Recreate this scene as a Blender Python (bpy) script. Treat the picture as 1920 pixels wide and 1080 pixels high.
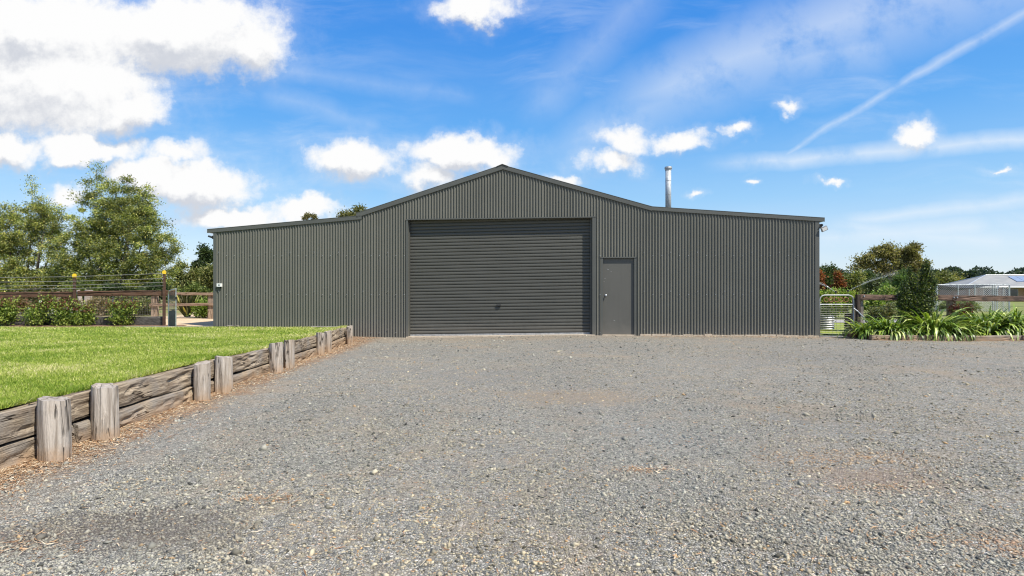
import bpy, math, random
import numpy as np
from mathutils import Vector, Matrix
R = math.radians
for o in list(bpy.data.objects): bpy.data.objects.remove(o)
sc = bpy.context.scene
COL = sc.collection
F = 1067.0; CZ = 1.17; HY = 545.0        # focal length in photo pixels, camera height, horizon row
# ------------------------------------------------------------------ camera
cd = bpy.data.cameras.new('camera'); cam = bpy.data.objects.new('camera', cd); COL.objects.link(cam)
cd.sensor_width = 36; cd.lens = 36*F/1920; cd.shift_y = 5/1920; cd.clip_start = .05; cd.clip_end = 6000
cam.location = (0, 0, CZ); cam.rotation_euler = (R(90), 0, 0)
sc.camera = cam
sc.render.engine = 'CYCLES'; sc.cycles.max_bounces = 6; sc.cycles.diffuse_bounces = 3; sc.cycles.transmission_bounces = 3; sc.cycles.glossy_bounces = 2; sc.cycles.caustics_reflective = False; sc.cycles.filter_width = 1.15
sc.view_settings.view_transform = 'Standard'; sc.view_settings.look = 'None'
sc.view_settings.exposure = 0.50; sc.view_settings.gamma = 1
# ------------------------------------------------------------------ sun
SD = Vector((.46, -.37, .80)).normalized()      # direction to the sun
ld = bpy.data.lights.new('sun', 'SUN'); ld.energy = 5.0; ld.angle = R(.55); ld.color = (1, .94, .84)
sun = bpy.data.objects.new('sun', ld); COL.objects.link(sun)
sun.rotation_euler = SD.to_track_quat('Z', 'Y').to_euler()
# ------------------------------------------------------------------ node helpers
class NT:
    def __init__(s, tree): s.t = tree; s.n = tree.nodes; s.l = tree.links
    def new(s, typ, **kw):
        n = s.n.new(typ)
        for k, v in kw.items(): setattr(n, k, v)
        return n
    def put(s, sock, v):
        if isinstance(v, bpy.types.NodeSocket): s.l.new(v, sock)
        elif v is not None:
            if hasattr(sock.default_value, '__len__') and not hasattr(v, '__len__'): v = (v,)*len(sock.default_value)
            if hasattr(sock.default_value, '__len__') and len(sock.default_value) == 4 and len(v) == 3: v = (*v, 1)
            sock.default_value = v
    def m(s, op, a, b=None, c=None, clamp=False):
        n = s.new('ShaderNodeMath', operation=op, use_clamp=clamp)
        s.put(n.inputs[0], a)
        if b is not None: s.put(n.inputs[1], b)
        if c is not None: s.put(n.inputs[2], c)
        return n.outputs[0]
    def vm(s, op, a, b=None, scale=None):
        n = s.new('ShaderNodeVectorMath', operation=op); s.put(n.inputs[0], a)
        if b is not None: s.put(n.inputs[1], b)
        if scale is not None: s.put(n.inputs['Scale'], scale)
        return n.outputs['Value'] if op in ('LENGTH', 'DOT_PRODUCT') else n.outputs['Vector']
    def noise(s, v, scale, detail=4, rough=.55, dist=0, out='Fac'):
        n = s.new('ShaderNodeTexNoise'); s.put(n.inputs['Vector'], v); n.inputs['Scale'].default_value = scale
        n.inputs['Detail'].default_value = detail; n.inputs['Roughness'].default_value = rough; n.inputs['Distortion'].default_value = dist
        return n.outputs[out]
    def voro(s, v, scale, out='Color', feature='F1', rnd=1):
        n = s.new('ShaderNodeTexVoronoi', feature=feature); s.put(n.inputs['Vector'], v); n.inputs['Scale'].default_value = scale
        n.inputs['Randomness'].default_value = rnd
        return n.outputs[out]
    def ss(s, x, lo, hi, a=0, b=1):
        n = s.new('ShaderNodeMapRange', interpolation_type='SMOOTHSTEP'); s.put(n.inputs[0], x)
        for i, v in ((1, lo), (2, hi), (3, a), (4, b)): s.put(n.inputs[i], v)
        return n.outputs[0]
    def mix(s, f, a, b, mode='MIX'):
        n = s.new('ShaderNodeMix', data_type='RGBA', blend_type=mode); s.put(n.inputs[0], f); s.put(n.inputs[6], a); s.put(n.inputs[7], b)
        return n.outputs[2]
    def ramp(s, f, stops):
        n = s.new('ShaderNodeValToRGB'); e = n.color_ramp.elements
        while len(e) < len(stops): e.new(.5)
        for i, (p, c) in enumerate(stops): e[i].position = p; e[i].color = (*c, 1)
        s.put(n.inputs[0], f); return n.outputs[0]
    def scale(s, v, xyz):
        n = s.new('ShaderNodeMapping'); s.put(n.inputs[0], v); n.inputs['Scale'].default_value = xyz; return n.outputs[0]
# ------------------------------------------------------------------ sky
W = bpy.data.worlds.new('World'); sc.world = W; W.use_nodes = True
w = NT(W.node_tree); w.n.clear()
SKY_STRENGTH = .085
el = math.asin(SD.z); az = math.atan2(SD.x, SD.y)
sky = w.new('ShaderNodeTexSky', sky_type='NISHITA'); sky.sun_disc = False
sky.sun_elevation = el; sky.sun_rotation = az; sky.altitude = 0; sky.air_density = 1.0; sky.dust_density = .35; sky.ozone_density = 2.5
hs = w.new('ShaderNodeHueSaturation'); w.put(hs.inputs['Color'], sky.outputs[0]); hs.inputs['Saturation'].default_value = 1.2; hs.inputs['Value'].default_value = 1.35
tc = w.new('ShaderNodeTexCoord'); sp = w.new('ShaderNodeSeparateXYZ'); w.put(sp.inputs[0], tc.outputs['Generated'])
dx, dy, dz = sp.outputs
yy = w.m('MAXIMUM', dy, .08)
cmb = w.new('ShaderNodeCombineXYZ'); w.put(cmb.inputs[0], w.m('DIVIDE', dx, yy)); w.put(cmb.inputs[1], w.m('DIVIDE', dz, yy))
UV = cmb.outputs[0]
def warp(v):
    n1 = w.noise(v, 7, 4, .6, 0, 'Color'); n2 = w.noise(v, 26, 4, .6, 0, 'Color')
    a = w.vm('SCALE', w.vm('SUBTRACT', n1, (.5, .5, .5)), scale=.085)
    b = w.vm('SCALE', w.vm('SUBTRACT', n2, (.5, .5, .5)), scale=.04)
    return w.vm('ADD', v, w.vm('MULTIPLY', w.vm('ADD', a, b), (1, 1, 0)))
# cloud bank: centre x, y and half sizes, in the photograph's degrees-like units (tangent plane, y forward)
CL = [(330,55,210,95),(470,92,85,60),(90,150,250,130),(235,200,110,50),(60,60,240,110),(10,285,95,42),(165,275,120,32),(325,288,65,32),(370,345,140,50),
      (440,405,120,26),(570,392,90,26),(280,330,110,36),(120,362,50,24),(665,303,96,46),(862,288,128,40),(800,338,66,42),(890,8,95,36),(1138,303,70,28),
      (1165,262,58,34),(1275,260,66,26),(1380,248,32,15),(1480,207,24,13),(1715,246,50,27),(1310,362,20,9),(1405,350,18,8),(1880,314,28,8),(1560,345,26,7),(500,440,110,18),(1050,340,40,14)]
g = bpy.data.node_groups.new('cloud_field', 'ShaderNodeTree')
g.interface.new_socket('V', in_out='INPUT', socket_type='NodeSocketVector'); g.interface.new_socket('D', in_out='OUTPUT', socket_type='NodeSocketFloat')
q = NT(g); gi = q.new('NodeGroupInput'); go = q.new('NodeGroupOutput'); acc = None
for cx, cy, rx, ry in CL:
    c = ((cx-960)/F, (HY-cy)/F, 0)
    d = q.vm('MULTIPLY', q.vm('SUBTRACT', gi.outputs[0], c), (F/rx/1.1, F/ry/1.1, 0))
    v = q.m('SUBTRACT', 1, q.vm('LENGTH', d)); v = q.m('MULTIPLY', v, min(1, .45+rx/260))
    acc = v if acc is None else q.m('SMOOTH_MAX', acc, v, .12)
q.put(go.inputs[0], acc)
def field(v):
    n = w.new('ShaderNodeGroup'); n.node_tree = g; w.put(n.inputs[0], v); return n.outputs[0]
WV = warp(UV)
B0 = w.m('ADD', field(WV), w.m('MULTIPLY', w.m('SUBTRACT', w.noise(UV, 16, 8, .66), .5), .95))
B1 = field(w.vm('ADD', WV, (.008, .035, 0)))
B1 = w.m('ADD', B1, w.m('MULTIPLY', w.m('SUBTRACT', w.noise(w.vm('ADD', UV, (.004, .016, 0)), 16, 5, .62), .5), .75))
front = w.ss(dy, .1, .3)
cum = w.m('MULTIPLY', w.m('MAXIMUM', w.ss(B0, -.05, .46), w.ss(B0, -.34, .25, 0, .16)), front)
# generic clouds for the rest of the dome, on a plane far above
zz = w.m('MAXIMUM', dz, .06)
c2 = w.new('ShaderNodeCombineXYZ'); w.put(c2.inputs[0], w.m('DIVIDE', dx, zz)); w.put(c2.inputs[1], w.m('DIVIDE', dy, zz))
gen = w.m('MULTIPLY', w.ss(w.noise(c2.outputs[0], 1.1, 7, .58), .47, .66), w.m('SUBTRACT', 1, front))
gen = w.m('MULTIPLY', gen, w.ss(dz, .0, .12))
# cirrus: streaks combed along one direction, strongest to the right
mp = w.new('ShaderNodeMapping'); w.put(mp.inputs[0], w.vm('ADD', UV, w.vm('SCALE', w.noise(UV, 2.2, 3, .5, 0, 'Color'), scale=.16)))
mp.inputs['Rotation'].default_value = (0, 0, R(-24)); mp.inputs['Scale'].default_value = (1.4, 6.5, 1)
ci = w.noise(mp.outputs[0], 1.9, 8, .62, .3)
big = w.noise(UV, 1.7, 2, .5)
ci = w.m('MULTIPLY', w.ss(ci, .42, .82), w.ss(big, .34, .6))
def streak(x0, y0, x1, y1, wd0, wd1, s):
    a = Vector(((x0-960)/F, (HY-y0)/F)); b = Vector(((x1-960)/F, (HY-y1)/F)); L = (b-a).length; t = (b-a)/L
    r = w.vm('SUBTRACT', w.vm('ADD', UV, w.vm('SCALE', w.vm('SUBTRACT', w.noise(UV, 9, 4, .6, 0, 'Color'), (.5,.5,.5)), scale=.02)), (a.x, a.y, 0))
    al = w.m('DIVIDE', w.vm('DOT_PRODUCT', r, (t.x, t.y, 0)), L)
    ac = w.m('ABSOLUTE', w.vm('DOT_PRODUCT', r, (-t.y, t.x, 0)))
    wd = w.m('ADD', wd0/F, w.m('MULTIPLY', w.m('MAXIMUM', al, 0), (wd1-wd0)/F))
    f = w.m('SUBTRACT', 1, w.m('DIVIDE', ac, wd), clamp=True)
    f = w.m('MULTIPLY', f, w.m('MULTIPLY', w.ss(al, -.05, .12), w.ss(al, 1.05, .8)))
    return w.m('MULTIPLY', f, w.m('MULTIPLY', w.ss(w.noise(UV, 13, 5, .6), .12, .6), s))
ex = None
for a in ((1990,-20,1400,330,20,5,.5), (1990,-120,1120,210,170,70,.55), (1750,-40,1000,300,130,60,.34), (1250,-60,980,230,70,60,.25), (1980,255,1330,310,26,20,.7), (1980,365,1560,418,22,16,.55), (1680,80,1180,160,75,40,.42), (1860,420,1500,450,30,24,.5),
          (900,180,420,120,26,30,.2), (1900,455,1540,420,26,22,.45), (720,240,480,170,26,34,.25)):
    v = streak(*a); ex = v if ex is None else w.m('MAXIMUM', ex, v)
cir = w.m('MAXIMUM', w.m('MULTIPLY', ci, .48), w.m('MULTIPLY', ex, front))
shade = w.ss(w.m('ADD', w.m('SUBTRACT', B1, B0), w.m('MULTIPLY', w.m('SUBTRACT', w.noise(WV, 5, 5, .55), .5), .62)), -.12, .40)
K = 1/SKY_STRENGTH
ccol = w.mix(shade, (.70*K, .70*K, .70*K), (.46*K, .48*K, .525*K))
# pale low sky: natural lightening towards the horizon
def disp(r_, g_, b_): return tuple((((c/255+.055)/1.055)**2.4)/1.414 for c in (r_, g_, b_))
grad = w.ramp(w.m('ADD', dz, 0), [(0, disp(224,237,250)), (.07, disp(203,228,252)), (.15, disp(158,209,252)), (.27, disp(100,177,249)), (.42, disp(62,149,242)), (1, disp(66,134,218))])
base = w.mix(.78, hs.outputs[0], w.vm('SCALE', grad, scale=K))
c1 = w.mix(w.m('MULTIPLY', cir, .85), base, (.64*K, .675*K, .71*K))
c3 = w.mix(w.m('MAXIMUM', cum, gen), c1, ccol)
bg = w.new('ShaderNodeBackground'); w.put(bg.inputs[0], c3); bg.inputs[1].default_value = SKY_STRENGTH
W.cycles.sampling_method = 'MANUAL'; W.cycles.sample_map_resolution = 256
wo = w.new('ShaderNodeOutputWorld'); w.l.new(bg.outputs[0], wo.inputs[0])
# ------------------------------------------------------------------ materials
def mat(name, rough=.7, metal=0, spec=.4):
    m = bpy.data.materials.new(name); m.use_nodes = True
    k = NT(m.node_tree); b = k.n['Principled BSDF']
    b.inputs['Roughness'].default_value = rough; b.inputs['Metallic'].default_value = metal; b.inputs['Specular IOR Level'].default_value = spec
    return m, k, b
def bump(k, b, h, strength=.5, dist=.01):
    n = k.new('ShaderNodeBump'); n.inputs['Strength'].default_value = strength; n.inputs['Distance'].default_value = dist
    k.put(n.inputs['Height'], h); k.l.new(n.outputs[0], b.inputs['Normal'])
def objco(k):
    t = k.new('ShaderNodeTexCoord'); oi = k.new('ShaderNodeObjectInfo')
    return k.vm('ADD', t.outputs['Object'], k.vm('SCALE', (7.3, 3.1, 5.7), scale=k.m('MULTIPLY', oi.outputs['Random'], 9)))
def plain(name, c1, c2, rough=.6, metal=0, scale=6, bs=.15, spec=.4, hi=None):
    m, k, b = mat(name, rough, metal, spec); v = objco(k)
    n = k.noise(v, scale, 6, .6)
    c = k.mix(k.ss(n, .32, .68), c1, c2)
    if hi: c = k.mix(k.ss(k.noise(v, scale*4.3, 5, .65), .6, .75), c, hi)
    k.put(b.inputs['Base Color'], c)
    k.put(b.inputs['Roughness'], k.ss(n, .3, .7, rough-.07, rough+.07))
    if bs: bump(k, b, k.noise(v, scale*5, 5, .6), bs, .01)
    return m
def wood(name, c1, c2, c3, axis='X', cracks=1, dirt=None, fine=1):
    m, k, b = mat(name, .85, 0, .2); v = objco(k)
    st = {'X': (1, 14, 14), 'Z': (14, 14, 1), 'Y': (14, 1, 14)}[axis]
    vv = k.scale(v, st)
    g1 = k.noise(vv, 2.2*fine, 6, .65, .4); g2 = k.noise(vv, 9*fine, 4, .6, .2); big = k.noise(v, 2.6, 4, .6)
    c = k.mix(k.ss(g1, .34, .66), c1, c2); c = k.mix(k.m('MULTIPLY', k.ss(big, .45, .7), .75), c, c3)
    c = k.mix(k.m('MULTIPLY', k.ss(g2, .56, .72), .35), c, (c1[0]*1.5, c1[1]*1.5, c1[2]*1.5))
    cr = k.m('MULTIPLY', k.ss(k.m('ABSOLUTE', k.m('SUBTRACT', k.noise(k.scale(v, tuple(.55*x for x in st)), 1.3, 3, .5, .9), .5)), .016, .0), k.ss(k.noise(v, 5, 2), .38, .5))
    cr = k.m('MULTIPLY', cr, cracks)
    c = k.mix(cr, c, (c1[0]*.12, c1[1]*.1, c1[2]*.08))
    if dirt:
        sp_ = k.new('ShaderNodeSeparateXYZ'); ge = k.new('ShaderNodeNewGeometry'); k.put(sp_.inputs[0], ge.outputs['Position'])
        d = k.m('ADD', sp_.outputs[2], k.m('MULTIPLY', k.m('SUBTRACT', k.noise(v, 9, 4), .5), .22))
        c = k.mix(k.m('MULTIPLY', k.ss(d, .16, -.02), .75), c, dirt)
    k.put(b.inputs['Base Color'], c)
    bump(k, b, k.m('SUBTRACT', k.m('ADD', g1, k.m('MULTIPLY', g2, .5)), k.m('MULTIPLY', cr, 3)), .8, .02)
    return m
M = {}
# painted steel of the shed: dark grey green, faint dust and streaks
def paint(name, col, dust=(.16, .15, .13)):
    m, k, b = mat(name, .5, 0, .28); t = k.new('ShaderNodeTexCoord'); v = t.outputs['Object']
    n = k.noise(v, 1.1, 5, .6); st = k.noise(k.scale(v, (9, 9, .5)), 1.3, 5, .65)
    c = k.mix(k.m('MULTIPLY', k.ss(n, .3, .75), .5), col, tuple(x*1.16 for x in col))
    c = k.mix(k.m('MULTIPLY', k.ss(st, .5, .78), .3), c, tuple(x*.78 for x in col))
    sp_ = k.new('ShaderNodeSeparateXYZ'); k.put(sp_.inputs[0], v)
    low = k.m('ADD', sp_.outputs[2], k.m('MULTIPLY', k.m('SUBTRACT', k.noise(v, 6, 5, .7), .5), .6))
    c = k.mix(k.m('MULTIPLY', k.ss(low, .5, -.05), .6), c, dust)
    c = k.mix(k.m('MULTIPLY', k.ss(k.noise(v, 38, 3, .6), .70, .78), .25), c, dust)
    oi = k.new('ShaderNodeObjectInfo'); c = k.mix(k.m('MULTIPLY', oi.outputs['Random'], .22), c, tuple(x*.6 for x in col))
    k.put(b.inputs['Base Color'], c); k.put(b.inputs['Roughness'], k.ss(n, .3, .7, .36, .5)); return m
M['steel'] = paint('shed_painted_steel', (.118, .118, .101))
M['door'] = paint('roller_door_paint', (.086, .086, .075))
M['panel'] = paint('door_panel_paint', (.098, .096, .085))
M['trim'] = paint('flashing_paint', (.092, .095, .086))
M['galv'] = plain('galvanised_steel', (.42, .44, .46), (.6, .62, .64), .38, .7, 9, .03)
M['galv_soft'] = plain('aged_galvanised', (.33, .36, .38), (.47, .50, .52), .6, .25, 11, .05)
M['galv_dull'] = plain('dull_galvanised', (.30, .31, .31), (.45, .46, .46), .5, .5, 14, .05)
M['white'] = plain('white_plastic', (.75, .75, .72), (.82, .82, .8), .4, 0, 8, 0)
M['black'] = plain('black_plastic', (.02, .02, .02), (.035, .035, .035), .4, 0, 8, 0)
M['yellow'] = plain('yellow_cap_plastic', (.78, .50, .02), (.85, .58, .04), .4, 0, 8, 0)
M['rust'] = plain('rusty_iron', (.16, .075, .035), (.26, .13, .07), .85, .2, 30, .3)
M['brown_post'] = plain('brown_coated_post', (.07, .035, .022), (.11, .06, .04), .6, 0, 12, .1)
M['wire'] = plain('fence_wire', (.22, .21, .19), (.32, .31, .28), .5, .3, 8, 0)
M['sleeper'] = wood('weathered_sleeper', (.15, .112, .078), (.40, .325, .235), (.25, .23, .205), 'X', 1, (.33, .21, .12))
M['wall_post'] = wood('weathered_log_post', (.26, .22, .18), (.47, .42, .365), (.36, .285, .215), 'Z', .7, (.38, .25, .15))
M['grey_board'] = wood('grey_board', (.2, .18, .155), (.36, .33, .29), (.30, .25, .2), 'X', 1)
M['rail'] = wood('brown_rail_timber', (.085, .045, .028), (.17, .095, .062), (.12, .075, .055), 'X', .8)
M['rail_light'] = wood('light_rail_timber', (.20, .13, .085), (.33, .235, .165), (.26, .18, .13), 'X', .8)
M['rail_dark'] = wood('charred_rail_timber', (.10, .066, .048), (.24, .155, .115), (.045, .038, .036), 'X', 1)
M['post_light'] = wood('pale_post_timber', (.24, .17, .115), (.38, .29, .21), (.3, .24, .19), 'Z', .8)
M['post_speckle'] = wood('lichen_post', (.22, .20, .17), (.40, .37, .33), (.13, .115, .10), 'Z', 1)
M['post_dark'] = wood('dark_post', (.05, .035, .028), (.10, .075, .06), (.07, .055, .045), 'Z', 1)
M['low_wall'] = wood('dark_sleeper', (.055, .05, .045), (.12, .11, .10), (.085, .08, .075), 'X', 1)  # dark grey-brown timber of the low edging, reused on the second planter
M['rubber'] = plain('grey_rubber_sheet', (.07, .065, .06), (.12, .115, .105), .7, 0, 9, .2)
M['soil'] = plain('garden_soil', (.11, .065, .04), (.22, .13, .075), .95, 0, 9, .8)
M['concrete'] = plain('concrete_edge', (.38, .31, .23), (.52, .44, .34), .9, 0, 14, .4)
M['rock'] = plain('pale_rock', (.25, .24, .23), (.45, .43, .4), .9, 0, 3, .5)
M['bark'] = wood('tree_bark', (.07, .055, .045), (.16, .13, .105), (.11, .095, .08), 'Z', .6)
M['gum_bark'] = wood('gum_bark', (.26, .21, .18), (.45, .38, .33), (.33, .29, .27), 'Z', .2)
# gravel base sheet
def gravel_mat():
    m, k, b = mat('gravel_ground', .9, 0, .25); t = k.new('ShaderNodeTexCoord'); v = t.outputs['Object']
    sp_ = k.new('ShaderNodeSeparateXYZ'); k.put(sp_.inputs[0], v)
    cell = k.voro(v, 75); s2 = k.new('ShaderNodeSeparateColor'); k.put(s2.inputs[0], cell)
    ed = k.voro(v, 75, 'Distance', 'DISTANCE_TO_EDGE')
    c = k.ramp(s2.outputs[0], [(0, (.10, .098, .088)), (.3, (.27, .262, .225)), (.62, (.38, .362, .305)), (.86, (.47, .445, .37)), (.97, (.62, .58, .52)), (1, (.6, .36, .18))])
    mid = k.voro(v, 27); s3 = k.new('ShaderNodeSeparateColor'); k.put(s3.inputs[0], mid)
    c = k.mix(k.ss(s3.outputs[1], .62, .9, 0, .75), c, k.ramp(s3.outputs[0], [(0, (.19, .186, .165)), (.6, (.36, .345, .295)), (1, (.47, .445, .37))]))
    c = k.mix(k.ss(ed, .10, .0, 0, .75), c, (.06, .055, .05))
    big = k.noise(v, .55, 5, .6); b2 = k.noise(v, 2.4, 5, .65); b3 = k.noise(v, .23, 3, .5)
    c = k.mix(k.ss(b2, .45, .72, 0, .45), c, (.40, .315, .22))
    c = k.mix(k.ss(big, .54, .70, 0, .5), c, (.41, .31, .21))
    c = k.mix(k.ss(b3, .42, .62, 0, .2), c, (.20, .20, .195))
    # finer, dustier material next to the shed, red brown bark litter next to the sleeper wall
    far = k.m('ADD', sp_.outputs[1], k.m('MULTIPLY', k.m('SUBTRACT', b2, .5), 2.2))
    c = k.mix(k.ss(far, 13.2, 14.8, 0, .6), c, (.33, .27, .20))
    nw = k.m('ADD', sp_.outputs[0], k.m('ADD', k.m('MULTIPLY', sp_.outputs[1], .06), k.m('MULTIPLY', k.m('SUBTRACT', b2, .5), 1.0)))
    c = k.mix(k.ss(nw, -2.5, -2.9, 0, .75), c, k.mix(k.ss(k.noise(v, 22, 4, .7), .4, .6), (.24, .125, .06), (.42, .27, .16)))
    # two stained patches
    for px, py, r, cc, a in ((-1.85, 2.85, .55, (.10, .08, .065), .65), (.75, 6.3, .8, (.34, .26, .18), .45), (2.3, 3.5, .5, (.30, .19, .12), .4), (-2.4, 2.6, .4, (.13,.10,.08), .4)):
        d = k.vm('LENGTH', k.vm('MULTIPLY', k.vm('SUBTRACT', v, (px, py, 0)), (.75, 1.4, 0)))
        d = k.m('ADD', d, k.m('MULTIPLY', k.m('SUBTRACT', k.noise(v, 5, 5, .7), .5), 1.1))
        c = k.mix(k.ss(d, r, r*.25, 0, a), c, cc)
    k.put(b.inputs['Base Color'], c)
    h = k.m('ADD', k.m('MULTIPLY', k.ss(ed, 0, .25), .5), k.m('MULTIPLY', s2.outputs[1], .6))
    h = k.m('ADD', h, k.m('MULTIPLY', s3.outputs[1], .8))
    bump(k, b, h, 1, .012); return m
M['gravel'] = gravel_mat()
def attr_mat(name, rough=.8, trans=0, spec=.3, noise=None, tint=1.0):
    m, k, b = mat(name, rough, 0, spec); a = k.new('ShaderNodeAttribute'); a.attribute_name = 'tint'
    c = a.outputs['Color']
    if noise: 
        t = k.new('ShaderNodeTexCoord')
        c = k.mix(k.ss(k.noise(t.outputs['Object'], noise, 4, .6), .3, .7), k.mix(1, c, (.78, .78, .78), 'MULTIPLY'), k.mix(1, c, (1.2, 1.2, 1.2), 'MULTIPLY'))
    k.put(b.inputs['Base Color'], c)
    if trans:
        tr = k.new('ShaderNodeBsdfTranslucent'); k.put(tr.inputs[0], k.mix(1, c, (1.25, 1.35, .6), 'MULTIPLY'))
        mx = k.new('ShaderNodeMixShader'); mx.inputs[0].default_value = trans
        k.l.new(b.outputs[0], mx.inputs[1]); k.l.new(tr.outputs[0], mx.inputs[2]); k.l.new(mx.outputs[0], k.n['Material Output'].inputs[0])
    return m
M['stone_chips'] = attr_mat('stone_chips', .85, 0, .3)
M['litter'] = attr_mat('bark_litter', .9, 0, .1)
M['leaf'] = attr_mat('foliage', .55, .33, .3)
M['leaf_gloss'] = attr_mat('glossy_leaves', .42, .2, .4)
M['blade'] = attr_mat('grass_blades', .6, .35, .25)
def lawn_mat(name, ca, cb, cy, s=1):
    m, k, b = mat(name, .9, 0, .1); t = k.new('ShaderNodeTexCoord'); v = t.outputs['Object']
    n = k.noise(v, 1.3*s, 6, .65); f = k.noise(k.scale(v, (1, .6, 1)), 34*s, 4, .7); y = k.noise(k.scale(v, (.7, 1.5, 1)), 1.6*s, 5, .65)
    c = k.mix(k.ss(n, .35, .65), ca, cb); c = k.mix(k.ss(f, .35, .7, 0, .55), c, tuple(x*1.5 for x in cb)); c = k.mix(k.ss(y, .55, .75, 0, .65), c, cy)
    k.put(b.inputs['Base Color'], c); bump(k, b, f, .9, .03); return m
M['lawn'] = lawn_mat('lawn_turf', (.09, .15, .018), (.20, .24, .045), (.40, .34, .15))
M['far_grass'] = lawn_mat('paddock_grass', (.12, .16, .03), (.21, .25, .05), (.32, .29, .13), .3)
def ground_mat():
    m, k, b = mat('open_ground', .95, 0, .1); t = k.new('ShaderNodeTexCoord'); v = t.outputs['Object']
    sp_ = k.new('ShaderNodeSeparateXYZ'); k.put(sp_.inputs[0], v)
    n = k.noise(v, .35, 6, .6); f = k.noise(v, 9, 5, .7)
    sand = k.mix(k.ss(f, .35, .65), (.48, .345, .22), (.62, .47, .31))
    grass = k.mix(k.ss(n, .35, .65), (.12, .16, .04), (.22, .22, .09))
    dry = k.mix(k.ss(f, .4, .6), (.20, .15, .08), (.30, .24, .13))
    side = k.ss(k.m('ADD', sp_.outputs[0], k.m('MULTIPLY', k.m('SUBTRACT', n, .5), 1.0)), 2, 3)
    wst = k.m('MULTIPLY', k.ss(k.m('ADD', sp_.outputs[0], f), -12.4, -13.6), k.ss(sp_.outputs[1], 16.5, 17.2))
    far = k.ss(k.m('ADD', sp_.outputs[1], k.m('MULTIPLY', k.m('SUBTRACT', f, .5), 2.0)), 23.0, 25.5)
    left = k.mix(k.m('MAXIMUM', far, wst), sand, k.mix(k.ss(n, .45, .55), dry, grass))
    c = k.mix(side, left, grass); k.put(b.inputs['Base Color'], c); bump(k, b, f, .6, .03); return m
M['ground'] = ground_mat()
# ------------------------------------------------------------------ mesh helpers
def link(name, me, m, parent=None, smooth=False):
    o = bpy.data.objects.new(name, me); COL.objects.link(o)
    if m is not None and not me.materials: me.materials.append(m)
    if parent: o.parent = parent
    if smooth:
        me.polygons.foreach_set('use_smooth', [True]*len(me.polygons))
    return o
def tag(o, label=None, cat=None, group=None, kind=None):
    if label: o['label'] = label
    if cat: o['category'] = cat
    if group: o['group'] = group
    if kind: o['kind'] = kind
    return o
def empty(name, loc=(0, 0, 0), rz=0, **kw):
    o = bpy.data.objects.new(name, None); COL.objects.link(o); o.location = loc; o.rotation_euler = (0, 0, rz); o.empty_display_size = .2
    return tag(o, **kw)
class MB:
    def __init__(s): s.v = []; s.f = []
    def add(s, vs, fs):
        n = len(s.v); s.v += [tuple(x) for x in vs]; s.f += [tuple(i+n for i in f) for f in fs]; return s
    def box(s, c, d, rot=None):
        x, y, z = d[0]/2, d[1]/2, d[2]/2
        vs = [Vector((a*x, b*y, e*z)) for a in (-1, 1) for b in (-1, 1) for e in (-1, 1)]
        if rot is not None: vs = [rot @ p for p in vs]
        return s.add([p+Vector(c) for p in vs], [(0,1,3,2),(4,6,7,5),(0,4,5,1),(2,3,7,6),(0,2,6,4),(1,5,7,3)])
    def b2(s, x0, x1, y0, y1, z0, z1): return s.box(((x0+x1)/2, (y0+y1)/2, (z0+z1)/2), (x1-x0, y1-y0, z1-z0))
    def prism(s, poly, d, off=(0, 0, 0)):       # polygon in xz, extruded along y by d
        n = len(poly); o = Vector(off)
        vs = [Vector((p[0], 0, p[1]))+o for p in poly] + [Vector((p[0], d, p[1]))+o for p in poly]
        return s.add(vs, [tuple(range(n)), tuple(range(2*n-1, n-1, -1))] + [(i, i+n, (i+1) % n+n, (i+1) % n) for i in range(n)])
    def tube(s, pts, r, seg=8, cap=True):
        pts = [Vector(p) for p in pts]; n = len(pts); r = r if hasattr(r, '__len__') else [r]*n
        vs = []; up = None
        for i, p in enumerate(pts):
            d = (pts[min(i+1, n-1)]-pts[max(i-1, 0)]).normalized()
            a = d.orthogonal().normalized() if up is None else (up - d*up.dot(d)).normalized()
            up = a; b = d.cross(a)
            vs += [p + (a*math.cos(2*math.pi*j/seg)+b*math.sin(2*math.pi*j/seg))*r[i] for j in range(seg)]
        fs = [(i*seg+j, i*seg+(j+1) % seg, (i+1)*seg+(j+1) % seg, (i+1)*seg+j) for i in range(n-1) for j in range(seg)]
        if cap: fs += [tuple(range(seg-1, -1, -1)), tuple((n-1)*seg+j for j in range(seg))]
        return s.add(vs, fs)
    def mesh(s, name):
        me = bpy.data.meshes.new(name); me.from_pydata(s.v, [], s.f); me.update(); return me
    def build(s, name, m, parent=None, smooth=False):
        return link(name, s.mesh(name), m, parent, smooth)
def np_mesh(name, V, Fc, col=None, nf=4):
    me = bpy.data.meshes.new(name); nv = len(V); n = len(Fc)
    me.vertices.add(nv); me.vertices.foreach_set('co', V.astype(np.float32).ravel())
    me.loops.add(n*nf); me.polygons.add(n)
    me.loops.foreach_set('vertex_index', Fc.astype(np.int32).ravel())
    me.polygons.foreach_set('loop_start', np.arange(0, n*nf, nf, dtype=np.int32))
    me.update(calc_edges=True)
    if col is not None:
        a = me.attributes.new('tint', 'FLOAT_COLOR', 'POINT')
        c = np.ones((nv, 4), np.float32); c[:, :3] = col; a.data.foreach_set('color', c.ravel())
    return me
def unit(a): return a/np.maximum(np.linalg.norm(a, axis=1, keepdims=True), 1e-9)
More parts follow.
